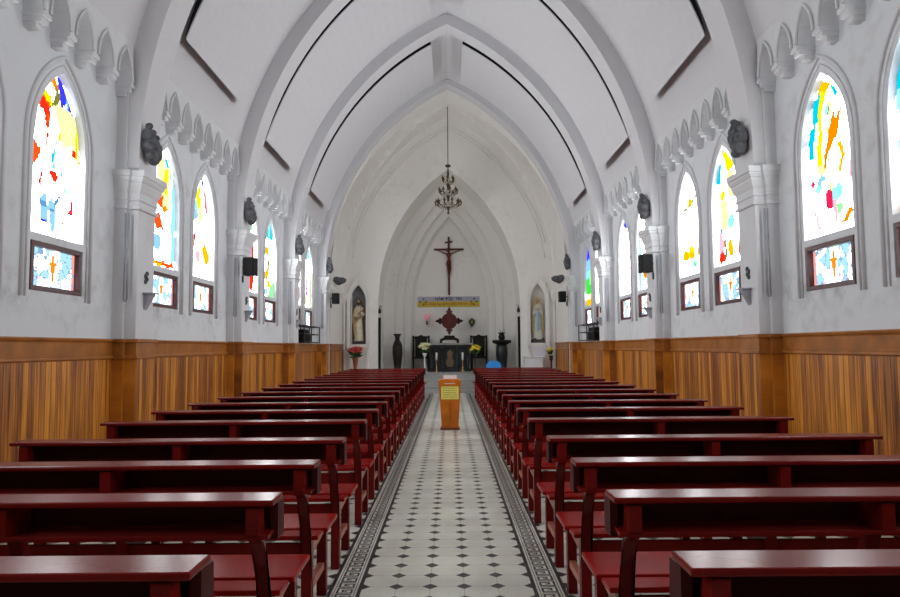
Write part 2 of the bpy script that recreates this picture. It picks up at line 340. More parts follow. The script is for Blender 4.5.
# stained glass pictures: polygons in (u, v), u from screen left, v from the sill up
C = dict(red=(.85,.03,.01), rorange=(1,.10,.01), orange=(1,.27,.0), gold=(.95,.55,.0), yellow=(1,.9,.0), pyel=(1.1,1.1,.45),
         cyan=(.0,.62,.85), pcyan=(.35,.95,1.2), blue=(.05,.05,.9), olive=(.22,.22,.03), lblue=(.30,.65,1.0), crimson=(.8,.02,.09),
         magenta=(.75,.08,.55), pink=(1.2,.55,.7), green=(.05,.8,.06), lgreen=(.35,1.0,.4), navy=(.02,.06,.3), brown=(.28,.12,.03), steel=(.12,.3,.6))
def R_(u0, u1, v0, v1): return [(u0,v0),(u1,v0),(u1,v1),(u0,v1)]
def E_(u, v, ru, rv): return [(u+ru*math.cos(t*PI/5), v+rv*math.sin(t*PI/5)) for t in range(10)]
PICS = {
 ('L',1,1): [([(.2,.84),(.4,.80),(.36,.70),(.30,.62),(.24,.70)],'rorange'), (E_(.62,.62,.12,.03),'yellow'), (E_(.70,.30,.05,.02),'pcyan'), (R_(.47,.50,.3,.6),'pcyan'), ([(.33,.93),(.45,.985),(.52,.93),(.42,.9)],'orange'), ([(.48,1),(.58,.99),(.70,.90),(.84,.79),(.74,.78),(.68,.85),(.54,.82)],'blue'), ([(.68,.9),(.74,.88),(.70,.8),(.66,.82)],'lblue'), ([(.45,.93),(.54,.9),(.5,.8),(.40,.78)],'olive'),
   ([(.15,.80),(.25,.88),(.38,.84),(.42,.78),(.3,.82)],'yellow'), ([(.12,.75),(.25,.84),(.4,.75),(.3,.73)],'red'), ([(.25,.74),(.30,.73),(.36,.5),(.32,.52)],'red'),
   ([(.42,.80),(.6,.83),(.92,.79),(1,.60),(.9,.5),(.8,.62),(.62,.55),(.55,.68)],'pyel'), ([(.88,.78),(.95,.75),(1,.5),(.93,.5)],'yellow'), ([(0,.58),(.22,.50),(.15,.44),(0,.34)],'rorange'), (E_(.87,.56,.06,.025),'red'), (E_(.46,.375,.09,.035),'red'),
   (R_(.44,.48,.42,.54),'cyan'), ([(.60,.41),(.75,.47),(.72,.45),(.62,.39)],'steel'), (E_(.63,.40,.04,.015),'lblue'), ([(.22,.45),(.26,.45),(.24,.27),(.2,.30)],'red'),
   ([(.20,.20),(.28,.25),(.36,.24),(.38,.18),(.35,.07),(.22,.08)],'lblue'), ([(.38,.20),(.48,.23),(.54,.18),(.52,.04),(.42,.02),(.40,.12)],'lblue'), ([(.20,.205),(.33,.21),(.37,.17),(.22,.165)],'steel'), ([(.24,.09),(.36,.085),(.35,.07),(.23,.075)],'blue'), ([(.40,.155),(.52,.16),(.52,.145),(.41,.14)],'steel'),
   ([(.5,.22),(.6,.28),(.58,.2),(.52,.17)],'steel'), ([(.60,.16),(.68,.11),(.80,.15),(.86,.26),(.82,.25),(.78,.17),(.70,.08),(.62,.12)],'rorange'), (R_(.82,.86,.14,.25),'crimson'), (E_(.73,.36,.02,.02),'magenta')],
 ('L',2,0): [(R_(.3,.55,.5,.92),'pyel'), (E_(.3,.2,.2,.07),'lblue'), (E_(.45,.55,.16,.05),'rorange'), ([(.5,.95),(.66,.93),(.88,.77),(.74,.76)],'cyan'), (R_(.84,1.0,.05,.78),'pcyan'), (R_(.5,.76,.5,.86),'pyel'), (R_(.55,.68,.62,.85),'yellow'), (E_(.24,.61,.1,.04),'red'),
   ([(.1,.40),(.4,.45),(.55,.32),(.3,.30)],'rorange'), (E_(.6,.49,.09,.03),'orange'), (E_(.08,.33,.12,.1),'olive'), (E_(.1,.42,.1,.05),'gold'), (R_(0,1,0,.045),'rorange'), (R_(.2,.5,0,.03),'gold')],
 ('L',2,1): [(R_(.05,.3,.56,.72),'pcyan'), ([(.25,.7),(.5,.8),(.6,.6),(.4,.5)],'pyel'), (E_(.35,.2,.15,.06),'pink'), ([(.42,.96),(.5,1),(.62,.92),(.5,.86)],'blue'), ([(.2,.75),(.4,.93),(.45,.7),(.3,.66)],'yellow'), ([(.5,.92),(.7,.86),(.88,.62),(.7,.66)],'pink'), ([(.52,.88),(.62,.84),(.8,.64),(.72,.66)],'crimson'),
   (E_(.2,.58,.14,.05),'lblue'), ([(.05,.36),(.28,.48),(.3,.56),(.2,.33)],'red'), (E_(.12,.31,.1,.05),'rorange'), ([(.5,.30),(.72,.34),(.92,.22),(.8,.10),(.62,.2)],'gold'), (R_(.88,.93,.1,.55),'pink')],
 ('L',3,0): [(R_(.2,.8,.75,.95),'lgreen'), (R_(.5,.95,.35,.72),'red'), (R_(.62,.75,.38,.7),'pink'), (E_(.7,.14,.25,.14),'red'), (R_(0,.2,.3,.6),'pcyan')],
 ('L',3,1): [(R_(0,1,.76,1),'cyan'), (R_(.45,.6,.8,1),'pcyan'), (E_(.35,.60,.16,.08),'gold'), (E_(.5,.42,.14,.08),'olive'), (E_(.35,.28,.18,.08),'gold'), (E_(.55,.16,.2,.06),'yellow'), ([(.4,0),(1,.0),(1,.26),(.6,.1)],'lgreen'), (E_(.3,.06,.18,.05),'pcyan')],
 ('L',4,0): [(R_(.2,1,.35,.6),'orange'), (R_(.3,1,.05,.3),'red'), (R_(.4,.6,.3,.5),'pyel')],
 ('L',4,1): [(R_(.2,.8,.8,.98),'pcyan'), (R_(.3,.65,.18,.62),'magenta'), (R_(.4,.55,.5,.75),'pink'), (R_(.75,1,.0,.6),'pyel'), (R_(.2,.5,.05,.2),'pyel')],
 ('R',1,1): [([(.22,.44),(.40,.45),(.42,.38),(.24,.37)],'pyel'), (E_(.25,.30,.08,.03),'pcyan'), (E_(.62,.24,.12,.05),'pcyan'), ([(.42,.66),(.5,.68),(.55,.6),(.46,.6)],'pyel'), ([(.26,.90),(.42,.99),(.62,.93),(.5,.895)],'gold'), ([(.22,.88),(.38,.91),(.36,.73),(.14,.73)],'cyan'), ([(.07,.70),(.22,.72),(.18,.50),(.07,.52)],'cyan'), ([(.36,.91),(.48,.9),(.36,.70),(.37,.45),(.24,.44),(.28,.7)],'yellow'),
   ([(.58,.92),(.66,.90),(.74,.83),(.66,.82)],'cyan'), ([(.38,.42),(.44,.58),(.66,.77),(.67,.70),(.82,.76),(.70,.60),(.52,.52),(.42,.40)],'orange'), ([(.65,.54),(.74,.55),(.82,.44),(.72,.34),(.68,.36),(.75,.44)],'gold'), ([(.9,.36),(1,.42),(1,.34)],'crimson'),
   (R_(.48,.60,.72,.82),'pyel'), (E_(.5,.77,.05,.035),'brown'), (E_(.5,.77,.03,.03),'pcyan'), (R_(.9,.97,.3,.5),'pink'), (E_(.13,.345,.05,.025),'crimson'), (E_(.30,.35,.1,.025),'lblue'), (E_(.5,.30,.05,.035),'pyel'), (R_(.4,.54,.14,.25),'crimson'), (E_(.47,.25,.07,.02),'crimson'),
   (E_(.68,.14,.08,.035),'lgreen'), ([(.66,.05),(.9,.12),(.95,.09),(.8,.04)],'orange'), (R_(.94,1,.25,.33),'crimson'), (R_(.55,.62,.05,.2),'pink'), ([(.1,.15),(.14,.16),(.26,.04),(.2,.04)],'pink')],
 ('R',1,0): [([(0,.9),(.5,1),(.4,.8),(.0,.6)],'cyan'), (R_(.05,.15,.3,.65),'pcyan'), (E_(.3,.7,.2,.05),'steel'), (R_(0,.4,0,.05),'orange'), (R_(.3,.7,.2,.5),'pyel'), (E_(.6,.4,.1,.1),'red')],
 ('R',2,1): [([(.08,.66),(.16,.64),(.85,.73),(.8,.76)],'olive'), (E_(.5,.70,.13,.05),'gold'), (E_(.55,.82,.05,.02),'brown'), (E_(.6,.63,.05,.02),'brown'), (E_(.2,.20,.2,.06),'gold'), (E_(.5,.22,.15,.07),'yellow'), (E_(.55,.18,.14,.04),'gold'), (E_(.88,.2,.13,.05),'gold'), (E_(.65,.10,.14,.04),'pcyan'), (E_(.65,.09,.05,.02),'green')],
 ('R',2,0): [(R_(.2,.5,.3,.55),'pyel'), (E_(.6,.35,.15,.06),'pcyan'), (E_(.55,.12,.12,.08),'gold'), ([(.3,.95),(.45,1),(.8,.80),(.5,.78),(.4,.9)],'yellow'), ([(.05,.70),(.12,.85),(.33,.92),(.25,.72)],'cyan'), (R_(.5,.75,.55,.78),'pyel'), (E_(.3,.60,.09,.05),'yellow'), (E_(.18,.18,.12,.12),'pink'), ([(.3,.28),(.4,.2),(.38,.05),(.3,.02)],'olive'), (E_(.2,.06,.12,.05),'red'), (E_(.93,.12,.1,.1),'red'), (R_(.86,.95,.12,.22),'gold'), (E_(.2,.3,.05,.03),'steel')],
 ('R',3,1): [(R_(.3,.7,.88,1),'blue')]+[(E_(.15+.7*((i*37) % 11)/11, .08+.8*i/16, .09, .025), ('pink','crimson','pyel','pink')[i % 4]) for i in range(16)],
 ('R',3,0): [(R_(0,.14,0,.9),'pcyan'), (E_(.45,.25,.3,.14),'orange'), (E_(.7,.33,.2,.08),'rorange'), (R_(.2,.6,.38,.45),'gold'), (E_(.7,.05,.14,.04),'pink')],
 ('R',4,1): [(R_(0,1,.78,1),'blue'), (R_(0,1,.6,.78),'lblue'), (R_(0,.6,.45,.6),'pcyan'), (R_(0,1,.18,.46),'green'), (R_(.5,1,.35,.6),'lgreen'), (R_(0,1,0,.12),'gold'), (R_(.4,.8,.1,.2),'pyel')],
 ('R',4,0): [(R_(.2,.8,.4,.62),'red'), (R_(.2,.6,.2,.4),'pink'), (E_(.5,.1,.3,.08),'pink'), (R_(.3,.7,.85,1),'lblue')],
}
def inside(p, poly):
    x, y = p; c = False; n = len(poly)
    for i in range(n):
        x1, y1 = poly[i]; x2, y2 = poly[i-1]
        if (y1 > y) != (y2 > y) and x < (x2-x1)*(y-y1)/(y2-y1)+x1: c = not c
    return c
def pic_colour(shapes, u, v):
    c = None
    u, v = u+.018*math.sin(23*v+7*u), v+.006*math.sin(19*u+11*v)
    for poly, name in shapes:
        if inside((u, v), poly): c = C[name]
    return c
def colour_faces(me, fn):
    at = me.color_attributes.new('panes', 'FLOAT_COLOR', 'CORNER')
    for p in me.polygons:
        col = fn(p)
        for li in p.loop_indices: at.data[li].color = (*col, 1)
def upper_glass(side, c, key, parent):
    X = side*(NX+DEPTH-.004); hw = WHW; nu, nv = (34, 64) if key[1] < 3 else (20, 40)
    mb = MB(); vs = []; uv = []
    for j in range(nv+1):
        z = GB-.01+(GA-.0-GB)*j/nv
        if z <= GS: w = hw
        else:
            h = GA-GS; R = (hw*hw+h*h)/(2*hw); w = max(.002, (hw-R)+math.sqrt(max(0, R*R-(z-GS)**2)))
        for i in range(nu+1):
            vs.append((X, c-w+2*w*i/nu, z))
    fs = [(j*(nu+1)+i, j*(nu+1)+i+1, (j+1)*(nu+1)+i+1, (j+1)*(nu+1)+i) for j in range(nv) for i in range(nu)]
    mb.add(vs, fs); o = mb.build('glass', M['glass'], parent)
    shapes = PICS.get(key)
    rnd = random.Random(hash((key[1], key[2], side)) % 1000)
    if shapes is None:
        shapes = [(E_(rnd.random(), rnd.random(), .05+.15*rnd.random(), .02+.06*rnd.random()), rnd.choice(['red','gold','cyan','lblue','yellow','orange','pink'])) for _ in range(12)]
    def fn(p):
        y, z = p.center.y, p.center.z
        u = (y-(c-hw))/(2*hw); v = (z-GB)/(GA-GB)
        if side > 0: u = 1-u
        k = pic_colour(shapes, u, v)
        if k: return k
        t = (.85+.15*math.sin(9*u+14*v))*(1.0 if key[1] < 3 else (2.4 if side < 0 else 1.7))
        return (WG*t, WG*t*1.03, WG*t*1.05)
    colour_faces(o.data, fn)
    return o
def lower_glass(side, c, parent, seed):
    X = side*(NX+DEPTH-.008); hw = WHW-.042; z0, z1 = WB+.04, WT-.04; nu, nv = 40, 22
    vs = [(X, c-hw+2*hw*i/nu, z0+(z1-z0)*j/nv) for j in range(nv+1) for i in range(nu+1)]
    fs = [(j*(nu+1)+i, j*(nu+1)+i+1, (j+1)*(nu+1)+i+1, (j+1)*(nu+1)+i) for j in range(nv) for i in range(nu)]
    mb = MB(); mb.add(vs, fs); o = mb.build('lower_glass', M['glass'], parent)
    rnd = random.Random(seed); pts = [(rnd.random()*2*hw, rnd.random()*(z1-z0), rnd.choice([0,0,1,1,2])) for _ in range(34)]
    pal = [(3.2,3.3,3.5), (.42,.78,.95), (.9,1.15,1.3)]
    def fn(p):
        a, b = p.center.y-(c-hw), p.center.z-z0
        s = a if side < 0 else 2*hw-a; u, v = s/(2*hw), b/(z1-z0)
        du, dv = abs(u-.5), v-.62
        if .16 < v < .88 and du < .022+.02*(1-abs(v-.5)*2): return (1,.28,.01)
        if abs(dv) < .05 and du < .085: return (1,.30,.01)
        if .10 < v < .95 and du < .075: return (2.6,2.5,2.1)
        d = sorted((math.hypot(a-x, b-y), k) for x, y, k in pts)
        if d[1][0]-d[0][0] < .006: return (.25,.42,.62)
        if v < .25 and rnd.random() < .12: return (.5,.25,.6)
        if (side < 0 and u > .93) or (side > 0 and u < .07): return (.9,.35,.3)
        return pal[d[0][1]]
    colour_faces(o.data, fn)
    return o
def window(n, side, c, key):
    r = bpy.data.objects.new('window_%d' % n, None); COL.objects.link(r); tag(r, kind='structure'); r.location = (side*NX, c, WB)
    def put(o): o.matrix_parent_inverse = Matrix.Translation((-side*NX, -c, -WB)); return o
    put(upper_glass(side, c, key, r)); put(lower_glass(side, c, r, n+3))
    fb = MB(); h = WHW; X0 = side*(NX+.0); X1 = side*(NX+DEPTH); t = .048
    xa, xb = min(X0,X1), max(X0,X1)
    fb.box(xa,xb,c-h,c+h,WB,WB+t); fb.box(xa,xb,c-h,c+h,WT-t,WT); fb.box(xa,xb,c-h,c-h+t,WB+t,WT-t); fb.box(xa,xb,c+h-t,c+h,WB+t,WT-t)
    put(fb.build('frame', M['frame'], r, bevel=.006))
    mm = MB(); X = side*(NX-.005)
    for g, rr in ((.15, .022), (.085, .010)):
        hh = WHW+g; pts = pointed(hh, GS, GA+g*1.25, 12, WB-.06)
        mm.tube([(X, c+a, z) for a, z in pts], rr, 6)
    put(mm.build('moulding', M['trim'], r, smooth=True))
n = 0
for side in (-1, 1):
    for k in range(-2, 4):
        for j in (0, 1):
            if k < -1: continue
            n += 1
            window(n, side, WCS[side][j]+3.85*k, ('L' if side < 0 else 'R', k+1, j))

# unseen shell added behind the walls to block light leaks
mb = MB()
for side in (-1, 1):
    X = side*(NX+DEPTH+.02)
    X = side*3.9; mb.add([(X,-4,0),(X,25.4,0),(X,25.4,10),(X,-4,10)], [(0,1,2,3)])
mb.add([(-3.9,25.2,0),(3.9,25.2,0),(3.9,25.2,10),(-3.9,25.2,10)], [(0,1,2,3)])
tag(mb.build('light_block_outer', M['wall']), kind='structure')

# floor
mb = MB(); mb.box(-4.2, 4.2, -4.3, 25.2, -.1, 0)
tag(mb.build('floor', M['tile']), kind='structure')
# meander border of the aisle
mb = MB()
def meander(x0, flip):
    w = .19
    def bx(a0, a1, y0, y1):
        if flip: a0, a1 = w-a1, w-a0
        mb.box(x0+a0, x0+a1, y0, y1, 0, .0015)
    bx(0, .022, -1, 21.4); bx(.168, .19, -1, 21.4); bx(.034, .038, -1, 21.4); bx(.152, .156, -1, 21.4)
    p = .10; y = 2.5
    while y < 21.3:
        q = p/10; a = .048; t = .012
        s = .094/7
        bx(a, a+t, y, y+.084)                   # spiral key
        bx(a, a+.094, y, y+t)
        bx(a+.082, a+.094, y, y+.062)
        bx(a+.03, a+.094, y+.050, y+.062)
        bx(a+.03, a+.03+t, y+.026, y+.062)
        bx(a+.03, a+.062, y+.026, y+.036)
        bx(a, a+.094, y+.078, y+.088)
        y += p
meander(-.69, False); meander(.50, True)
tag(mb.build('trim_1', M['keyblack']), kind='structure')
# light base strip under the meander
mb = MB(); mb.box(-.69, -.50, -1, 21.4, 0, .0006); mb.box(.50, .69, -1, 21.4, 0, .0006)
tag(mb.build('trim_2', plain('inlay_pale', (.66,.65,.58), .3)), kind='structure')

# ------------------------------------------------------------ panelling, pilasters, ribs, frieze
def loft_x(mb, side, prof, y0, y1):
    """profile (distance from wall, z) run along Y"""
    pts = [(side*(NX-d), z) for d, z in prof]
    vs = [(x, y0, z) for x, z in pts]+[(x, y1, z) for x, z in pts]; n = len(pts)
    mb.add(vs, [(i, i+1, n+i+1, n+i) for i in range(n-1)]+[tuple(range(n)), tuple(range(2*n-1, n-1, -1))])
RAIL = [(0,1.525),(.05,1.525),(.055,1.515),(.05,1.50),(.03,1.485),(.028,1.475),(.022,1.36),(.03,1.35),(.045,1.34),(.045,1.32),(.02,1.305),(0,1.305)]
ti = 3
for side in (-1, 1):
    mb = MB(); x = sorted((side*NX, side*(NX-.018)))
    mb.box(x[0], x[1], -4, 19.6, 0, 1.31)
    tag(mb.build('trim_%d' % ti, M['plank']), kind='structure'); ti += 1
    mb = MB(); loft_x(mb, side, RAIL, -4, 19.6)
    tag(mb.build('trim_%d' % ti, M['rail']), kind='structure'); ti += 1

CAP = [(-.004,2.90),(-.004,2.945),(.03,2.95),(.03,2.975),(.012,2.99),(.012,3.04),(.03,3.055),(.02,3.07),(.02,3.13),(.035,3.16),(.055,3.22),(.055,3.245),(.065,3.25),(.08,3.28),(.08,3.30),(.095,3.305),(.095,3.37),(-.004,3.385)]
def pilaster(side, y, full=True):
    global ti
    y1 = y+PW
    def X(a, b): return sorted((side*a, side*b))
    mb = MB()
    a, b = X(NX+.02, 3.52); mb.box(a, b, y-.03, y1+.03, 1.5, 6.2 if False else 4.9)
    a, b = X(NX+.02, PI_X); mb.box(a, b, y+.02, y1-.02, 1.5, 3.43)
    # capital, two stepped masses
    prof = [(o*.8, z) for o, z in CAP]
    a, b = X(NX+.1, 3.52); mb.rectloft(prof, a, b, y-.03, y1+.03)
    a, b = X(NX+.1, PI_X); mb.rectloft(CAP, a, b, y+.02, y1-.02)
    tag(mb.build('trim_%d' % ti, M['trim'], bevel=.006), kind='structure'); ti += 1
    # timber cladding at the foot
    mb = MB()
    a, b = X(NX, 3.505); mb.box(a, b, y-.045, y1+.045, 0, 1.5)
    a, b = X(NX, PI_X-.015); mb.box(a, b, y+.005, y1-.005, 0, 1.5)
    tag(mb.build('trim_%d' % ti, M['plank']), kind='structure'); ti += 1
    mb = MB()
    a, b = X(NX, 3.50); mb.box(a, b, y-.05, y1+.05, 1.31, 1.51)
    a, b = X(NX, PI_X-.02); mb.box(a, b, y+.0, y1-.0, 1.31, 1.51)
    for z0, z1, g in ((1.485,1.525,.03),(1.31,1.345,.022)):
        a, b = X(NX, 3.505-g); mb.box(a, b, y-.045-g, y1+.045+g, z0, z1)
        a, b = X(NX, PI_X-.015-g); mb.box(a, b, y+.005-g, y1-.005+g, z0, z1)
    tag(mb.build('trim_%d' % ti, M['rail'], bevel=.004), kind='structure'); ti += 1
    # rib springing from the capital
    a1 = math.acos(2.43/5.83); inner, outer = [], []; last = y > 18
    for i in range(27):
        a = a1*i/26; inner.append((-2.43+5.83*math.cos(a), EYE+2+5.83*math.sin(a)*(1.02 if last else 1)))
        outer.append((max(0, -2.43+6.09*math.cos(a)) if i < 26 else 0, EYE+2+6.09*math.sin(a)))
    mb = MB(); vs = []
    for (xi, zi), (xo, zo) in zip(inner, outer):
        for yy in (y, y1): vs += [(side*xi, yy, zi), (side*xo, yy, zo)]
    fs = []
    for i in range(26):
        p, q = 4*i, 4*i+4
        fs += [(p,q,q+1,p+1), (p+2,p+3,q+3,q+2), (p,p+2,q+2,q), (p+1,q+1,q+3,p+3)]
    mb.add(vs, fs)
    tag(mb.build('trim_%d' % ti, M['vault']), kind='structure'); ti += 1
for side in (-1, 1):
    for y in YF: pilaster(side, y)

def frieze(side, y0, y1):
    """corbel table: a plate pierced by a row of pointed arches on stepped consoles"""
    global ti
    mb = MB(); n = 8; p = (y1-y0)/n; XF = NX-.175
    zb, zs, za, zt = 4.335, 4.35, 4.67, 4.80
    def pt(x, a, z): return (side*x, a, z)
    for i in range(n):
        c = y0+p*(i+.5); hw = p*.5-.055; m = 8
        xs = [-p/2, -hw]+[-hw+2*hw*k/m for k in range(m+1)][1:-1]+[hw, p/2]
        def zz(a): return zb if abs(a) > hw else arch_z(a, hw, zs, za)
        xs = [-p/2, -hw-.0001]+[-hw+2*hw*k/m for k in range(m+1)]+[hw+.0001, p/2]
        for k in range(len(xs)-1):
            a, b = xs[k], xs[k+1]; z0, z1 = zz(a), zz(b)
            xt = NX-.165
            mb.add([pt(XF,c+a,z0),pt(XF,c+b,z1),pt(xt,c+b,zt),pt(xt,c+a,zt)], [(0,1,2,3)])
            mb.add([pt(XF,c+a,z0),pt(XF,c+b,z1),pt(NX,c+b,z1),pt(NX,c+a,z0)], [(0,1,2,3)])
        # raised hood over each arch
        hood = [(a*1.06, z) for a, z in pointed(hw, zs, za+.015, 6)]
        mb.tube([pt(XF-.012, c+a, z) for a, z in hood], .014, 5)
    for i in range(n+1):
        c = y0+p*i
        c0, c1 = max(y0, c-.055), min(y1, c+.055)
        a, b = sorted((side*NX, side*(NX-.185))); mb.box(a, b, c0-.010, c1+.010, 4.295, 4.335)
        a, b = sorted((side*NX, side*(NX-.16))); mb.box(a, b, c0, c1, 4.25, 4.295)
        a, b = sorted((side*NX, side*(NX-.11))); mb.box(a, b, c0+.012, c1-.012, 4.20, 4.25)
    mb.add([pt(NX-.165,y0,zt),pt(NX-.165,y1,zt),pt(NX+.05,y1,zt+.03),pt(NX+.05,y0,zt+.03)], [(0,1,2,3)])
    tag(mb.build('trim_%d' % ti, M['trim']), kind='structure'); ti += 1
for side in (-1, 1):
    for k in range(1, len(YF)): frieze(side, YF[k-1]+PW+.03, YF[k]-.03)

# nave vault
mb = MB(); prof = arc(.24, 3.51, 0, 30)
full = [(-x, z) for x, z in prof]+[(x, z) for x, z in reversed(prof[:-1])]
full = [(-3.8, full[0][1]+.0)]+full+[(3.8, full[0][1])]
vs = [(x, -4.0, z) for x, z in full]+[(x, 19.6, z) for x, z in full]; nn = len(full)
mb.add(vs, [(i, i+1, nn+i+1, nn+i) for i in range(nn-1)])
o = mb.build('ceiling', M['vault']); tag(o, kind='structure')
for i, p in enumerate(o.data.polygons): p.use_smooth = not (len(full)//2-1 <= i <= len(full)//2)

# suspended curved panels
def vault_panel(side, y0, y1, po, label):
    t = empty('ceiling_panel', (0, (y0+y1)/2, EYE+4), label, 'ceiling panel', 'curved ceiling panels hung between the ribs')
    def shell(off0, off1, x_lo, x_hi, ya, yb, n=22):
        mb = MB(); vs = []; A = []; B = []
        for i in range(n+1):
            w = min(1, i/n/.15); d0 = off0+.02*(1-w); d1 = off1-(.062 if off1 > .09 else -.02)*(1-w)
            P0 = arc(d0, x_lo, x_hi, n)[i]; P1 = arc(d1, x_lo, x_hi, n)[i]; A.append(P0); B.append(P1)
        for (xa, za), (xb, zb) in zip(A, B):
            for yy in (ya, yb): vs += [(side*xa, yy, za), (side*xb, yy, zb)]
        fs = []
        for i in range(n):
            p, q = 4*i, 4*i+4; fs += [(p,q,q+1,p+1), (p+2,p+3,q+3,q+2), (p,p+2,q+2,q), (p+1,q+1,q+3,p+3)]
        fs += [(0,1,3,2), (4*n,4*n+2,4*n+3,4*n+1)]
        mb.add(vs, fs); return mb
    for nm, m_, a in (('board', 'board', (po,po+.015,3.19,.36,y0,y1)), ('gap_shade', 'black', (po+.016,po+.11,3.195,.38,y0-.004,y1-.05))):  # black shell paints in the shaded gap behind each board
        o = shell(*a).build(nm, M[m_], t, smooth=False)
        o.matrix_parent_inverse = Matrix.Translation((0, -(y0+y1)/2, -(EYE+4)))
        if nm == 'gap_shade': o['label'] = 'black shadow gap edge'
for k, (y0, y1, po) in enumerate([(8.30,10.72,.05),(12.02,14.5,.012),(15.95,18.35,.012)]):
    pass
    for side in (-1, 1):
        vault_panel(side, y0, y1, po, 'white curved panel with shadow-gap edges on the %s slope of the vault, %s' % ('left' if side < 0 else 'right', ['nearest of its row','middle of its row','closest to the chandelier'][k]))

# ------------------------------------------------------------ crossing bay
YC0, YC1, SX = 19.57, YN, 3.36
mb = MB(); nx, ny = 56, 24; yc = (YC0+YC1)/2; hy = (YC1-YC0)/2
def zc(x, y): return EYE+2+1.02*(max(f_rib(abs(x)/SX*3.4), f_rib(min(1, abs(y-yc)/hy)*3.4))-2)
vs = [(-SX+2*SX*i/nx, YC0+(YC1-YC0)*j/ny, zc(-SX+2*SX*i/nx, YC0+(YC1-YC0)*j/ny)) for j in range(ny+1) for i in range(nx+1)]
mb.add(vs, [(j*(nx+1)+i, j*(nx+1)+i+1, (j+1)*(nx+1)+i+1, (j+1)*(nx+1)+i) for j in range(ny) for i in range(nx)])
o = mb.build('ceiling_crossing', M['cream']); tag(o, kind='structure')
for side in (-1, 1):
    mb = MB(); X = side*SX
    for j in range(ny):
        a, b = YC0+(YC1-YC0)*j/ny, YC0+(YC1-YC0)*(j+1)/ny
        mb.add([(X,a,0),(X,b,0),(X,b,zc(SX,b)),(X,a,zc(SX,a))], [(0,1,2,3)])
    mb.add([(side*SX,YC0-.03,0),(side*3.8,YC0-.03,0),(side*3.8,YC0-.03,4.9),(side*SX,YC0-.03,4.9)], [(0,1,2,3)])
    tag(mb.build('wall_crossing_%s' % ('left' if side < 0 else 'right'), M['cream']), kind='structure')
    mb = MB(); a, b = sorted((side*SX, side*(SX-.018))); mb.box(a, b, YC0-.02, YC1, 0, 1.31)
    tag(mb.build('trim_%d' % ti, M['plank']), kind='structure'); ti += 1
    mb = MB(); g = NX-SX; loft_x(mb, side, [(d+g, z) for d, z in RAIL], YC0-.02, YC1)
    tag(mb.build('trim_%d' % ti, M['rail']), kind='structure'); ti += 1
    # impost moulding and corner roll
    mb = MB(); loft_x(mb, side, [(g,2.96),(g+.02,2.98),(g+.03,3.02),(g+.06,3.06),(g+.06,3.12),(g,3.13)], YC0, YC1)
    mb.rectloft([(.0,2.80),(.02,2.88),(.05,2.98),(.07,3.06),(.07,3.14)], *sorted((side*SX, side*(SX-.10))), YC1-.10, YC1)
    mb.tube([(side*(SX-.05), YC1-.05, z) for z in (0, 3.0)], .03, 8)
    tag(mb.build('trim_%d' % ti, M['cream']), kind='structure'); ti += 1

# diaphragm over the last rib and unseen lid, added to block light leaks
mb = MB()
for i in range(76):
    a, b = -3.8+.1*i, -3.8+.1*(i+1)
    za = zc(a, YC0) if abs(a) < SX else 4.0
    zb_ = zc(b, YC0) if abs(b) < SX else 4.0
    mb.add([(a,YC0,za),(b,YC0,zb_),(b,YC0,10),(a,YC0,10)], [(0,1,2,3)])
tag(mb.build('light_block_diaphragm', M['cream']), kind='structure')
mb = MB(); mb.box(-4.2,4.2,-4.1,25.4,9.9,10.1)
tag(mb.build('light_block_top', M['wall']), kind='structure')
# end wall with niches and sanctuary arch
CH = (2.25, 2.81, 7.11)
NXC = {-1: -2.87, 1: 2.80}; NHW = .24
mb = MB()
def strip(x0, x1, zlo, zhi_fn, m=1, zlo_fn=None):
    for i in range(m):
        a, b = x0+(x1-x0)*i/m, x0+(x1-x0)*(i+1)/m
        la, lb = (zlo_fn(a), zlo_fn(b)) if zlo_fn else (zlo, zlo)
        mb.add([(a,YN,la),(b,YN,lb),(b,YN,zhi_fn(b)),(a,YN,zhi_fn(a))], [(0,1,2,3)])
top = lambda x: 9.0
strip(-CH[0], CH[0], 0, top, 60, lambda x: arch_z(x, *CH))
for s in (-1, 1):
    c = NXC[s]
    a, b = sorted((s*CH[0], c-s*NHW)); strip(a, b, 0, top, 1)
    a, b = sorted((c+s*NHW, s*3.5)); strip(a, b, 0, top, 1)
    strip(c-NHW, c+NHW, 0, lambda x: 1.52, 1)
    strip(c-NHW, c+NHW, 0, top, 16, lambda x: arch_z(x-c, NHW, 2.86, 3.38))
tag(mb.build('wall_end', M['cream']), kind='structure')
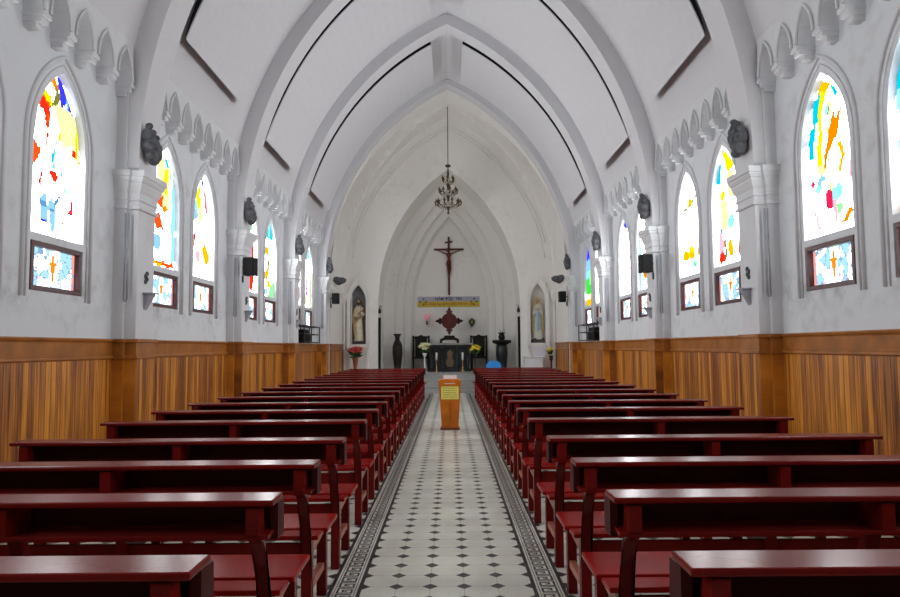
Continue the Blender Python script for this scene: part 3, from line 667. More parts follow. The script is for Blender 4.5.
for s in (-1, 1):
    c = NXC[s]; mb = MB(); out = pointed(NHW, 2.86, 3.38, 8, 1.52); n = len(out)
    vs = [(c+a, YN, z) for a, z in out]+[(c+a, YN+.26, z) for a, z in out]
    mb.add(vs, [(i, (i+1) % n, n+(i+1) % n, n+i) for i in range(n)])
    vsb = [(c+a, YN+.26, z) for a, z in out]
    mb.add(vsb, [tuple(range(n))])
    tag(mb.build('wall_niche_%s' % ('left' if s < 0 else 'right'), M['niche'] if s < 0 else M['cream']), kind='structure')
    mb = MB()   # raised pointed surround
    A = pointed(NHW+.005, 2.86, 3.39, 10, 1.50); B = pointed(NHW+.10, 2.90, 3.62, 10, 1.36); n = len(A)
    vs = [(c+a, YN-.09, z) for a, z in A]+[(c+a, YN-.12, z) for a, z in B]+[(c+a, YN, z) for a, z in A]+[(c+a, YN, z) for a, z in B]
    fs = []
    for i in range(n-1): fs += [(i,i+1,n+i+1,n+i), (i,i+1,2*n+i+1,2*n+i), (n+i,n+i+1,3*n+i+1,3*n+i)]
    mb.add(vs, fs); mb.box(c-NHW-.10, c+NHW+.10, YN-.09, YN, 1.44, 1.52); mb.box(c-NHW-.12, c+NHW+.12, YN-.05, YN, 1.40, 1.44)
    mb.box(c-NHW-.08, c-NHW+.0, YN-.03, YN, .0, 1.40); mb.box(c+NHW, c+NHW+.08, YN-.03, YN, .0, 1.40)
    tag(mb.build('trim_%d' % ti, M['cream']), kind='structure'); ti += 1
# roll moulding of the wall arch
mb = MB()
for s in (-1, 1):
    for off, r in ((-.20, .028), (-.29, .014)):
        pts = [(s*(x), YN-.02, z) for x, z in arc(off, 3.05+(.0), 0.0, 30) if z > 3.4]
        mb.tube(pts, r, 6)
    mb.tube([(s*3.08, YN-.02, 1.5), (s*3.08, YN-.02, 3.4)], .018, 6)
tag(mb.build('trim_%d' % ti, M['cream'], smooth=True), kind='structure'); ti += 1

# sanctuary: stepped pointed recess
P = [pointed(2.25,2.81,7.11,24,0), pointed(1.83,2.78,6.77,24,0), pointed(1.57,2.75,6.41,24,0), pointed(1.34,2.72,6.04,24,0)]
YS = [YN, 23.65, 24.0, 24.3, 24.6]
mb = MB()
def bridge(A, ya, B, yb, skip=None):
    n = len(A); vs = [(a, ya, z) for a, z in A]+[(a, yb, z) for a, z in B]
    mb.add(vs, [(i, i+1, n+i+1, n+i) for i in range(n-1) if not (skip and skip(i, n))])
bridge(P[0], YS[0], P[0], YS[1], skip=lambda i, n: i == 0 or i == n-2)
for i in range(3): bridge(P[i], YS[i+1], P[i+1], YS[i+1]); bridge(P[i+1], YS[i+1], P[i+1], YS[i+2])
mb.add([(a, YS[4], z) for a, z in P[3]], [tuple(range(len(P[3])))])
# side walls with pointed doorways
for s in (-1, 1):
    X = s*2.25; y0, y1, dc, dh = YN, 23.65, 22.85, .48
    def q(a0, a1, z0, z1): mb.add([(X,a0,z0),(X,a1,z0),(X,a1,z1),(X,a0,z1)], [(0,1,2,3)])
    q(y0, dc-dh, 0, 2.81); q(dc+dh, y1, 0, 2.81)
    mb.box(*sorted((X, X+s*.02)), dc-dh, dc+dh, 2.80, 2.82)
    for z0, z1 in ((0, .6),): q(dc-dh, dc+dh, z0, z1)
    mb.add([(s*2.9,dc-dh,.6),(s*2.9,dc+dh,.6),(s*2.9,dc+dh,2.8),(s*2.9,dc-dh,2.8)], [(0,1,2,3)])
    for yy in (dc-dh, dc+dh): mb.add([(X,yy,.6),(s*2.9,yy,.6),(s*2.9,yy,2.8),(X,yy,2.8)], [(0,1,2,3)])
    mb.add([(X,dc-dh,2.8),(X,dc+dh,2.8),(s*2.9,dc+dh,2.8),(s*2.9,dc-dh,2.8)], [(0,1,2,3)])
tag(mb.build('wall_sanctuary', M['cream']), kind='structure')
# thin rolls on the arrises of the recess
mb = MB()
for k, r in ((1,.03),(2,.03),(3,.03)): mb.tube([(a, YS[k]-.01, z) for a, z in P[k]], r, 6)
tag(mb.build('trim_%d' % ti, M['cream'], smooth=True), kind='structure'); ti += 1
# steps and platform
mb = MB(); mb.box(-2.6,2.6,21.4,25,0,.2); mb.box(-2.5,2.5,21.7,25,.2,.4); mb.box(-2.9,2.9,22.0,25,.4,.6)
for y, z in ((21.4,.2),(21.7,.4),(22.0,.6)): mb.box(-2.6,2.6,y-.03,y+.01,z-.035,z+.001)
tag(mb.build('floor_altar_steps', M['step'], bevel=.005), kind='structure')

# rear wall with an open double doorway
mb = MB(); Y = -4.0
def rq(x0, x1, z0, z1): mb.add([(x0,Y,z0),(x1,Y,z0),(x1,Y,z1),(x0,Y,z1)], [(0,1,2,3)])
rq(-4,-1.3,0,9); rq(1.3,4,0,9); rq(-1.3,1.3,3.2,9)
tag(mb.build('wall_rear', M['plank_x']), kind='structure')  # unseen; dark boards chosen to cut the light bounced up the nave
mb = MB(); mb.box(-12,12,-24,-4.3,-.12,-.02)
tag(mb.build('ground', M['ground']), kind='structure')

# ------------------------------------------------------------ conduits, brackets, ornaments on the pilasters
def ordinal(k): return ['first','second','third','fourth'][k]
PIL = [y for y in YF if y > 7]
for si, side in enumerate((-1, 1)):
    sn = 'left' if side < 0 else 'right'
    for k, y in enumerate(PIL):
        mb = MB(); X = side*3.475
        mb.tube([(X, y-.045, 1.95), (X, y-.045, 2.90)], .012, 8); mb.tube([(X+side*.035, y-.045, 1.95), (X+side*.035, y-.045, 2.90)], .009, 8)
        mb.tube([(X+side*.035*i/4, y-.045, 1.95-.018*math.sin(PI*i/4)) for i in range(5)], .010, 8)
        o = mb.build('conduit', M['conduit'], smooth=True)
        tag(o, 'looped grey conduit on the camera side of the %s pilaster, %s wall' % (ordinal(k), sn), 'conduit', 'grey conduits on the pilasters')
        if k < 3:
            mb = MB(); yb = y+.24
            mb.prism([(side*PI_X, 2.03), (side*(PI_X-.10), 2.03), (side*PI_X, 1.85)], yb-.045, yb+.045, 'y')
            mb.box(*sorted((side*PI_X, side*(PI_X-.12))), yb-.08, yb+.08, 2.03, 2.045)
            o = mb.build('wall_bracket', M['conduit'], bevel=.004)
            tag(o, 'small grey triangular shelf bracket low on the %s pilaster, %s wall' % (ordinal(k), sn), 'bracket', 'triangular brackets on the pilasters')
            mb = MB()
            for q in range(4): mb.ball((side*(PI_X-.008), yb+.018*(1 if q % 2 else -1), 2.17+.03*q), (.018,.028,.03), 8, 5)
            o = mb.build('wall_ornament', M['rock'], smooth=True)
            tag(o, 'tiny dark oval ornament above the bracket of the %s pilaster, %s wall' % (ordinal(k), sn), 'ornament', 'oval ornaments above the brackets')

# stone reliefs (stations) above the capitals
def relief(side, y, z, variant, label, X=None, s=1.0):
    X = X or PI_X
    mb = MB(); rnd = random.Random(variant*7+3+(side > 0))
    q = .70; ya, xd = (1.1, 2.6) if variant == 9 else (1.0, 1.5)
    def B(a, d, h, r): mb.ball((side*(X-d*q*xd), y+a*q*ya, z+h*q), (r[0]*q*xd, r[1]*q*ya, r[2]*q), 10, 7)
    B(0, .03, 0, (.04,.15,.16) if variant != 9 else (.05,.2,.1))
    if variant == 9:   # wide reclining group
        for i in range(5): B(-.3+.15*i, .08, .02*math.sin(i*2), (.09,.12,.10+.02*(i % 2)))
        for i in range(4): B(-.25+.17*i, .13, .07, (.05,.05,.05))
        B(.28, .05, -.02, (.06,.12,.14)); B(-.3, .05, .03, (.06,.1,.12))
    else:
        heads = [(-.13, .26), (.0, .19), (.13, .14)] if side < 0 else [(.13,.28),(.02,.22),(-.13,.10)]
        for a, h in heads:
            B(a, .09, h, (.045,.045,.055)); B(a, .08, h-.13, (.065,.065,.11)); B(a*.9, .10, h-.28, (.075,.075,.13))
            B(a+.05, .12, h-.16, (.03,.035,.07))
        B(-.15, .11, -.04, (.06,.08,.09)); B(.0, .09, -.18, (.07,.14,.10)); B(.10, .08, -.24, (.06,.10,.08)); B(.06, .13, -.10, (.04,.05,.1))
        if side > 0: B(.2, .06, -.05, (.06,.06,.22))
    o = sculpt('stone_relief', mb, M['rock'], voxel=.009, smooth_it=1)
    tag(o, label, 'sculpture', 'dark stone station reliefs above the capitals')
for side in (-1, 1):
    sn = 'left' if side < 0 else 'right'
    for k, y in enumerate(PIL):
        relief(side, y+(.12 if side < 0 else .17), 3.71 if side < 0 else 3.76, k, ('dark grey carved relief of clustered figures above the %s pilaster capital, %s wall' % (ordinal(k), sn)))
    mb = None
    relief(side, 20.35, 3.38, 9, 'wide dark grey carved relief on the %s wall just before the statue niche' % sn, X=SX)

# loudspeakers under the capitals
def speaker(side, x, y, z, label):
    t = empty('loudspeaker', (side*x, y, z), label, 'loudspeaker', 'black loudspeakers on the walls', rz=side*.12)
    mb = MB(); mb.box(-.09,.09,-.10,.10,-.15,.15); mb.build('cabinet', M['black'], t, bevel=.012)
    mb = MB(); mb.box(-.08,.08,-.106,-.1005,-.14,.14); mb.build('grille', M['black'], t)
    mb = MB(); mb.tube([(side*.09,0,0),(side*.17,0,0)], .015, 8); mb.tube([(side*.13,0,-.15),(side*.13,0,-.26)],.02,8); mb.tube([(side*.17,0,-.03),(side*.13,0,-.17)], .01, 6)
    mb.build('bracket', M['metal'], t)
speaker(-1, 3.27, 11.42, 2.76, 'black loudspeaker under the capital of the second pilaster, left wall')
speaker(1, 3.27, 11.42, 2.76, 'black loudspeaker under the capital of the second pilaster, right wall')
speaker(-1, 3.20, 19.55, 2.80, 'black loudspeaker beside the wide relief near the bearded statue')
speaker(1, 3.20, 19.55, 2.80, 'black loudspeaker beside the wide relief near the statue with the blue sash')

# open metal racks on the panelling ledge
for side in (-1, 1):
    sn = 'left' if side < 0 else 'right'
    t = empty('wall_rack', (side*3.5, 17.1, 1.53), 'open black metal rack holding a speaker box under the last %s windows' % sn, 'rack', 'black racks under the last windows')
    mb = MB(); w = .13; y0, y1 = -.95, .95
    for xx in (-w, w):
        for yy in (y0, -.1, y1): mb.box(xx-.012, xx+.012, yy-.015, yy+.015, 0, .42)
        for zz in (.02, .22, .41): mb.box(xx-.012, xx+.012, y0, y1, zz-.012, zz+.012)
    for yy in (y0, -.1, y1):
        for zz in (.02, .22, .41): mb.box(-w, w, yy-.012, yy+.012, zz-.012, zz+.012)
    mb.build('rack_frame', M['metal'], t)
    mb = MB(); mb.box(-.12,.12,-.9,-.12,.035,.21); mb.build('speaker_box', M['black'], t, bevel=.02)
    mb = MB(); mb.box(-.11,.11,-.88,-.3,.235,.32); mb.build('amplifier', M['black'], t, bevel=.01)

# ------------------------------------------------------------ pews
def make_pew():
    """local: X across, centre 0, Y forward from the rear edge of the desk top"""
    r = empty('church_pew', (0,0,0), 'x', 'pew'); H = 1.03
    mb = MB(); mb.box(-H, H, 0, .162, .819, .842); mb.build('desk_top', M['pew'], r, bevel=.007)
    mb = MB(); mb.box(-H+.02, H-.02, .012, .19, .695, .712); mb.build('book_shelf', M['pew'], r, bevel=.003)
    mb = MB(); mb.box(-H+.02,H-.02,.17,.19,.712,.812); mb.build('back_board', M['pewdark'], r)  # near-black tone stands for the shade inside the shelf
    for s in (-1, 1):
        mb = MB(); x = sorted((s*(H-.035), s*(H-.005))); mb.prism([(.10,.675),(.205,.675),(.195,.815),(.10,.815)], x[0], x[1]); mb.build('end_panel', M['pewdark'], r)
    mb = MB(); mb.box(-.025,.025,.012,.17,.712,.812); mb.build('divider', M['pew'], r)
    for x in (-H+.08, 0, H-.08):
        w = .027
        out = [(.012,.70),(.012,.812),(.075,.812),(.10,.70),(.20,.44),(.262,.42),(.262,0),(.20,0),(.198,.36),(.185,.46),(.15,.56),(.075,.665)] if x else [(.10,.68),(.10,.70),(.14,.70),(.262,.42),(.262,0),(.20,0),(.198,.36),(.185,.46)]
        mb = MB(); mb.prism(out, x-w, x+w); mb.build('rear_post', M['pew'], r, bevel=.005)
        mb = MB(); mb.box(x-w, x+w, .62, .675, 0, .415); mb.build('front_leg', M['pew'], r, bevel=.004)
        mb = MB(); mb.prism([(.21,.33),(.67,.37),(.67,.42),(.21,.42)], x-.020, x+.020); mb.box(x-.018,x+.018,.26,.62,.15,.19)
        mb.build('side_rail', M['pewedge'] if x else M['pew'], r, bevel=.003)
    mb = MB(); mb.box(-H, H, .37, .70, .42, .445); mb.build('seat', M['pewseat'], r, bevel=.006)
    mb = MB(); mb.prism([(.20,.425),(.355,.415),(.36,.437),(.205,.447)], -H+.02, H-.02); mb.build('rear_seat_board', M['pewseat'], r, bevel=.004)
    mb = MB(); mb.box(-H+.1, H-.1, .225, .245, .27, .405); mb.build('apron', M['pew'], r, bevel=.003)
    return r
ROWS = [1.81, 2.64, 3.44, 4.33, 5.44, 6.36, 7.25, 8.16, 9.06, 10.05, 11.02, 11.98, 12.95, 13.9, 14.85, 15.8, 16.75, 17.7, 18.7]
names = ['first','second','third','fourth','fifth','sixth','seventh','eighth','ninth','tenth','eleventh','twelfth','thirteenth','fourteenth','fifteenth','sixteenth','seventeenth','eighteenth','nineteenth']
proto = make_pew(); first = True
for i, y in enumerate(ROWS):
    for side in (-1, 1):
        o = proto if first else copy_tree(proto); first = False
        o.location = (side*1.668, y, 0)
        sn = 'left' if side < 0 else 'right'
        if i < 9: lab = 'dark red lacquered pew %s of the aisle, %s row counted from the camera' % (sn, names[i])
        else:
            b = len(ROWS)-1-i
            lab = 'dark red lacquered pew %s of the aisle, %s row counted back from the altar steps' % (sn, names[b])
        tag(o, lab, 'pew', 'dark red pews %s of the aisle' % sn)

# ------------------------------------------------------------ offering box in the aisle
t = empty('offering_box', (.015, 12.08, 0), 'varnished orange wooden box with a yellow notice standing in the tiled aisle', 'offering box')
mb = MB(); mb.box(-.165,.165,-.14,.14,0,.035); mb.build('plinth', M['boxdark'], t, bevel=.006)
mb = MB(); mb.rectloft([(0,.035),(-.0,.07)], -.145,.145,-.115,.115)
mb.add([(-.145,-.115,.07),(.145,-.115,.07),(.145,.115,.07),(-.145,.115,.07),(-.185,-.15,.74),(.185,-.15,.74),(.185,.15,.74),(-.185,.15,.74)], [(0,1,5,4),(1,2,6,5),(2,3,7,6),(3,0,4,7),(4,5,6,7)])
mb.build('body', M['box'], t, bevel=.004)
mb = MB(); mb.prism([(-.19,.74),(.19,.74),(.195,.80),(.18,.84),(.15,.86),(-.15,.86),(-.18,.84),(-.195,.80)], -.165, .16, 'y'); mb.build('lid', M['box'], t, bevel=.008)
mb = MB(); mb.box(-.004,.004,-.1375,-.11,.15,.55); o = mb.build('door_joint', M['boxdark'], t); o.rotation_euler = (0,0,0)
mb = MB(); z0,z1=.50,.745
def fy(z): return -.115-.035*(z-.07)/.67-.003
mb.add([(-.15,fy(.52),.52),(.15,fy(.52),.52),(.15,fy(z1),z1),(-.15,fy(z1),z1),(-.15,fy(.52)-.002,.52),(.15,fy(.52)-.002,.52),(.15,fy(z1)-.002,z1),(-.15,fy(z1)-.002,z1)], [(0,1,2,3),(4,5,6,7),(0,1,5,4),(1,2,6,5),(2,3,7,6),(3,0,4,7)])
nt_ = mb.build('notice', M['yellow'], t); nt_['label'] = 'yellow paper notice with lines of writing'
mb = MB()
rr = random.Random(4)
for i in range(5):
    z = .71-.038*i; x = -.12; 
    while x < .11:
        w = .012+.03*rr.random(); mb.box(x, min(x+w,.12), fy(z)-.004, fy(z)-.003, z-.008, z+.006); x += w+.010
mb.build('writing', M['ink'], nt_)
mb = MB(); mb.box(-.09,.09,-.166,-.160,.782,.792); mb.build('slot', M['paper'], t)
mb = MB(); mb.box(-.11,.12,-.01,.0,.86,.925); mb.build('card', M['paper'], t)

# ------------------------------------------------------------ sanctuary furniture
PF = .6
t = empty('altar', (.01, 23.3, PF), 'dark stone altar table with a pale slab top on the raised platform', 'altar')
mb = MB(); mb.box(-.78,.78,-.36,.36,.88,.945); mb.build('top_slab', M['slab'], t, bevel=.008)
mb = MB(); mb.box(-.70,.70,-.30,.30,0,.08); mb.box(-.66,.66,-.22,.26,.08,.80); mb.box(-.72,.72,-.32,.32,.80,.88); mb.build('body', M['marble'], t, bevel=.01)
for x in (-.60,-.24,.24,.60):
    mb = MB(); mb.lathe([(.07,.08),(.07,.12),(.05,.14),(.045,.70),(.07,.74),(.07,.80)], (x,-.25,0), 14); mb.build('pillar', M['marble'], t, smooth=True)
mb = MB(); mb.prism([(-.10,.15),(.10,.15),(.14,.35),(.07,.45),(.10,.62),(0,.72),(-.10,.62),(-.07,.45),(-.14,.35)], -.245,-.22,'y'); mb.build('emblem', plain('tarnished_gilt', (.16,.10,.04), .5), t, bevel=.01)

for s, w in ((-1,'left'),(1,'right')):
    t = empty('candlestick', (s*.42-.0, 22.45, PF), 'tall brass candlestick with a short white candle before the %s half of the altar' % w, 'candlestick', 'brass candlesticks before the altar')
    mb = MB(); mb.lathe([(.075,0),(.07,.03),(.03,.06),(.02,.12),(.03,.16),(.012,.2),(.012,.34),(.025,.37),(.03,.40),(.012,.41)], seg=14); mb.build('stand', M['brass'], t, smooth=True)
    mb = MB(); mb.lathe([(.03,.40),(.03,.62),(.022,.635)], seg=12); mb.build('candle', M['candle'], t, smooth=True)

def chair(x, label):
    t = empty('high_back_chair', (x, 24.05, PF), label, 'chair', 'black carved chairs beside the altar')
    mb = MB(); mb.box(-.27,.27,-.25,.25,.42,.48); mb.build('seat', M['ebony'], t, bevel=.01)
    mb = MB(); mb.box(-.20,.20,.20,.24,.48,1.10); mb.box(-.22,.22,.19,.25,1.08,1.16); mb.build('backrest', M['ebony'], t, bevel=.01)
    mb = MB(); mb.prism([(-.30,1.14),(.30,1.14),(.30,1.22),(.2,1.19),(.08,1.2),(0,1.25),(-.08,1.2),(-.2,1.19),(-.30,1.22)], .18,.26,'y'); mb.build('crest_rail', M['ebony'], t, bevel=.008)
    for sx in (-1,1):
        mb = MB(); mb.box(sx*.27-.03,sx*.27+.03,.19,.25,0,1.2); mb.build('rear_leg', M['ebony'], t, bevel=.006)
        mb = MB(); mb.box(sx*.25-.03,sx*.25+.03,-.25,-.19,0,.68); mb.build('front_leg', M['ebony'], t, bevel=.006)
        mb = MB(); mb.box(sx*.26-.03,sx*.26+.03,-.26,.22,.66,.70); mb.build('armrest', M['ebony'], t, bevel=.01)
chair(-.99, 'black carved high-back chair behind the cream lilies, left of the altar')
chair(1.02, 'black carved high-back chair behind the yellow flowers, right of the altar')

# carved disc with four fleur points on a stand
t = empty('carved_reliquary', (0, 23.4, PF+.945), 'red-brown carved disc with four fleur-shaped points on a black altar stand', 'reliquary')
mb = MB(); mb.prism([(.27*math.cos(q*PI/18), .74+.27*math.sin(q*PI/18)) for q in range(36)], -.04,.04,'y'); mb.build('disc', M['redwood'], t, bevel=.012)
mb = MB(); mb.tube([(.20*math.cos(q*PI/12), -.045, .74+.20*math.sin(q*PI/12)) for q in range(24)], .012, 6, closed=True)
for q in range(8): mb.ball((.12*math.cos(q*PI/4), -.045, .74+.12*math.sin(q*PI/4)), (.03,.012,.03), 8, 5)
mb.build('carving', M['redwood'], t, smooth=True)
for q in range(4):
    a = q*PI/2; fl = [(.25,-.05),(.28,-.10),(.335,-.115),(.35,-.06),(.40,-.05),(.49,0),(.40,.05),(.35,.06),(.335,.115),(.28,.10),(.25,.05)]
    pts = [(u*math.cos(a)-v*math.sin(a), .74+u*math.sin(a)+v*math.cos(a)) for u, v in fl]
    mb = MB(); mb.prism(pts, -.03,.03,'y'); mb.build('fleur_point', M['redwood'] if q % 2 else M['ebony'], t, bevel=.008)
mb = MB(); mb.prism([(-.33,0),(-.25,0),(-.24,.07),(-.16,.10),(.16,.10),(.24,.07),(.25,0),(.33,0),(.32,.12),(.24,.17),(.19,.18),(.17,.25),(-.17,.25),(-.19,.18),(-.24,.17),(-.32,.12)], -.10,.10,'y')
mb.build('stand', M['ebony'], t, bevel=.01)

# tall urn left, pedestal with pot right
mb = MB(); mb.lathe([(.14,0),(.15,.04),(.11,.08),(.13,.3),(.165,.6),(.165,.85),(.12,.98),(.075,1.05),(.075,1.15),(.14,1.25),(.13,1.26),(.05,1.2)], seg=20)
o = mb.build('floor_vase', plain('dark_glazed_vase', (.02,.015,.012), .45, var=.6, scale=12, spec=.25), smooth=True, loc=(-1.72, 23.0, PF)); tag(o, 'tall dark glazed floor vase with a flared lip, left of the altar', 'vase')
t = empty('pedestal', (1.73, 23.0, PF), 'round black stone pedestal with a wide top, right of the altar', 'pedestal')
mb = MB(); mb.lathe([(.22,0),(.22,.06),(.17,.10),(.17,.25),(.20,.55),(.19,.80),(.17,.88)], seg=20); mb.build('shaft', M['marble'], t, smooth=True)
mb = MB(); mb.lathe([(.17,.88),(.22,.90),(.31,.94),(.32,1.0),(.28,1.03)], seg=24); mb.build('top', M['ebony'], t, smooth=True)
mb = MB(); mb.lathe([(.06,0),(.10,.02),(.11,.12),(.08,.18),(.12,.24),(.11,.25),(.07,.2)], seg=16)
for q in range(3): mb.tube([(.0,0,.2),(.05*math.cos(q*2),.05*math.sin(q*2),.30),(.12*math.cos(q*2),.1*math.sin(q*2),.33)], .008, 5)
o = mb.build('altar_pot', M['ebony'], smooth=True, loc=(1.73,23.0,PF+1.03)); tag(o, 'small black flared pot standing on the round black pedestal', 'pot')

# flowers
def bouquet(name, loc, label, petal, n, spread, h0, size, stand, parent_cat='flowers', seed=1):
    size *= 1.15
    t = empty(name, loc, label, parent_cat); rnd = random.Random(seed)
    heads = []
    lf = MB(); fl = MB(); st = MB()
    for i in range(n*2):
        a = rnd.random()*2*PI; r = spread*(.4+.8*rnd.random()); z = h0+(rnd.random()-.6)*spread*1.3
        p = Vector((r*math.cos(a), r*math.sin(a)*.7, z)); c = Vector((0,0,h0-spread*.8)); d = (p-c).normalized(); sd = d.orthogonal().normalized()*size*.35
        lf.add([c, p*.6+c*.4+sd, p+d*size*.4, p*.6+c*.4-sd, p*.6+c*.4+Vector((0,0,.01))], [(0,1,4),(1,2,4),(2,3,4),(3,0,4)])
    for i in range(n):
        a = 2.4*i; r = spread*math.sqrt((i+.5)/n)*.85; z = h0+.45*spread*(1-(r/spread)**1.5)+.14*(rnd.random()-.4)
        c = Vector((r*math.cos(a), r*math.sin(a)*.7-.02, z)); ax = (c-Vector((0,.15,h0-.25))).normalized(); u = ax.orthogonal().normalized(); v = ax.cross(u)
        for k in range(6):
            q = k*PI/3+rnd.random()*.3; d = u*math.cos(q)+v*math.sin(q); e = u*math.cos(q+1.57)+v*math.sin(q+1.57)
            fl.add([c, c+d*size*.55+e*size*.25+ax*size*.15, c+d*size+ax*size*.1, c+d*size*.55-e*size*.25+ax*size*.15, c+d*size*.5+ax*size*.1], [(0,1,4),(1,2,4),(2,3,4),(3,0,4)])
        fl.ball(c+ax*size*.15, size*.18, 6, 4)
        st.tube([(0,0,h0-spread), c-ax*.01], .005, 4)
    lf.build('leaves', M['leaf'], t); st.build('stems', M['leaf'], t); fl.build('blossoms', M[petal], t)
    mb = MB(); mb.lathe(stand[1], seg=16); mb.build(stand[0], stand[2], t, smooth=True)
    return t
bouquet('poinsettia_bouquet', (-2.90, 21.45, 0), 'red flowers in a terracotta vase below the niche of the bearded statue', 'redpetal', 9, .22, 1.28, .11, ('vase', [(.10,0),(.09,.3),(.06,.5),(.05,.8),(.08,1.02),(.10,1.1),(.085,1.1)], M['terracotta']), seed=3)
bouquet('lily_bouquet', (-.80, 22.35, PF), 'cream lilies on a slim white stand left of the altar', 'whitepetal', 8, .17, .78, .11, ('stand', [(.09,0),(.08,.02),(.022,.04),(.022,.50),(.06,.56),(.07,.62),(.06,.62)], M['paper']), seed=5)
bouquet('yellow_bouquet', (.82, 22.45, PF), 'bright yellow flowers on a dark stand right of the altar', 'yellowpetal', 9, .17, .72, .08, ('stand', [(.09,0),(.08,.02),(.02,.04),(.02,.45),(.06,.50),(.07,.56),(.06,.56)], M['metal']), seed=8)
bouquet('small_bouquet', (3.13, 21.45, 0), 'small bunch of yellow and green flowers on a stand below the veiled statue', 'yellowpetal', 5, .13, 1.27, .07, ('stand', [(.12,0),(.11,.03),(.025,.05),(.025,.95),(.05,1.0),(.06,1.12),(.05,1.12)], M['metal']), seed=9)

# ornament and lamp on the sanctuary wall
t = empty('wall_lamp', (-.79, 24.56, 2.36), 'pink glass vigil lamp on the sanctuary wall, left of the carved disc', 'lamp')
mb = MB(); mb.lathe([(.02,-.02),(.05,.0),(.085,.08),(.08,.16),(.05,.22),(.03,.22)], (0,-.09,0), 14); mb.build('glass_cup', M['pinkglass'], t, smooth=True)
mb = MB(); mb.lathe([(.02,-.16),(.035,-.14),(.02,-.06),(.045,-.02)], (0,-.09,0), 12); mb.tube([(0,-.09,-.1),(0,.04,-.1)], .012, 6); mb.build('holder', M['metal'], t, smooth=True)
t = empty('wall_ornament', (.80, 24.57, 2.27), 'small green and gold heart-shaped ornament on the sanctuary wall, right of the carved disc', 'ornament')
heart = [(0,-.17),(.07,-.08),(.115,.02),(.10,.09),(.05,.12),(0,.17),(-.05,.12),(-.10,.09),(-.115,.02),(-.07,-.08)]
mb = MB(); mb.prism(heart, -.03,.02,'y'); mb.build('backing', M['leaf'], t, bevel=.01)
mb = MB(); mb.ball((0,-.04,.01), (.045,.02,.05), 10, 6); mb.build('gilt_centre', M['gold'], t, smooth=True)

# banner
def text_mesh(s, size, mat, loc, parent, name):
    cu = bpy.data.curves.new(name, 'FONT'); cu.body = s; cu.size = size; cu.align_x = 'CENTER'; cu.align_y = 'CENTER'; cu.extrude = .002; cu.offset = .004
    ob = bpy.data.objects.new(name, cu); COL.objects.link(ob)
    dg = bpy.context.evaluated_depsgraph_get(); me = bpy.data.meshes.new_from_object(ob.evaluated_get(dg)); bpy.data.objects.remove(ob)
    me.materials.clear(); me.materials.append(mat)
    o = bpy.data.objects.new(name, me); COL.objects.link(o); o.rotation_euler = (PI/2,0,0); o.location = loc; o.parent = parent
    return o
t = empty('banner', (-.02, 24.58, 3.01), 'long lilac and yellow banner with Vietnamese lettering under the crucifix', 'banner')
mb = MB(); mb.box(-1.10,1.10,-.01,.01,.02,.185); mb.build('upper_band', M['banner_lilac'], t)
mb = MB(); mb.box(-1.10,1.10,-.01,.01,-.185,.02); mb.build('lower_band', M['banner_yellow'], t)
def line(words, size, mat, z, gap):
    objs = [text_mesh(w_, size, mat, (0,-.013,z), t, 'word') for w_ in words]
    ws = [max(v.co.x for v in o.data.vertices)-min(v.co.x for v in o.data.vertices) for o in objs]
    x = -(sum(ws)+gap*(len(ws)-1))/2
    for o, w_ in zip(objs, ws): o.location.x = x+w_/2; x += w_+gap
line(['NĂM','ĐỨC','TIN'], .135, M['letter_black'], .10, .07)
line(['Xin','Chúa','ban','thêm','Đức','Tin','cho','con'], .115, M['letter_red'], -.075, .045)
for s in (-1, 1):
    mb = MB()
    for k in range(4): mb.prism([(s*.9+.10*math.cos(k*PI/2)+.034*math.cos(q*PI/3), .0+.10*math.sin(k*PI/2)+.034*math.sin(q*PI/3)) for q in range(6)], -.014,-.010,'y')
    mb.build('corner_motif', M['letter_black'], t)

# crucifix with corpus
t = empty('crucifix', (0, 24.57, 3.25), 'dark wooden crucifix with carved figure on the white sanctuary wall', 'crucifix')
mb = MB(); mb.box(-.035,.035,-.03,.03,0,2.08); mb.build('upright', M['crosswood'], t, bevel=.008)
mb = MB(); mb.box(-.53,.53,-.035,.025,1.595,1.665); mb.build('crossbar', M['crosswood'], t, bevel=.008)
mb = MB(); mb.prism([(-.15,1.84),(.13,1.87),(.14,1.93),(.05,1.93),(-.14,1.90)], -.045,-.03,'y'); mb.build('title_board', M['crosswood'], t, bevel=.004)
mb = MB(); D = -.09
def limb(pts): 
    for (a, ra), (b, rb) in zip(pts, pts[1:]):
        a, b = Vector(a), Vector(b)
        for k in range(7):
            w = k/6; p = a.lerp(b, w); mb.ball(p, ra+(rb-ra)*w, 8, 6)
mb.ball((-.03,D-.02,1.60), (.042,.048,.058), 10, 7)                                     # head, sunk to one side
limb([((-.005,D,1.53),.026),((0,D,1.48),.03)])
mb.ball((0,D,1.42), (.085,.055,.09), 12, 8); mb.ball((.005,D,1.30), (.062,.045,.09), 12, 8); mb.ball((0,D,1.20), (.075,.055,.06), 12, 8)
for s in (-1, 1):
    limb([((s*.075,D,1.455),.030),((s*.25,D+.02,1.53),.024),((s*.43,D+.04,1.60),.016)])
    for f in range(4): limb([((s*.43,D+.04,1.60),.010),((s*(.46+.004*f),D+.03,1.58+.012*f),.006)])
    limb([((s*.04,D,1.17),.048),((s*.05+.01,D-.05,.93),.034),((s*.02,D+.01,.70),.022),((s*.012,D,.62),.02),((s*.012,D-.05,.58),.016)])
o = sculpt('corpus', mb, M['corpus'], t, voxel=.009)
mb = MB(); mb.ball((0,D,1.17), (.088,.066,.075), 12, 8); mb.ball((-.07,D-.02,1.10), (.03,.03,.09), 8, 6); o = sculpt('loincloth', mb, M['corpus'], t, voxel=.01)
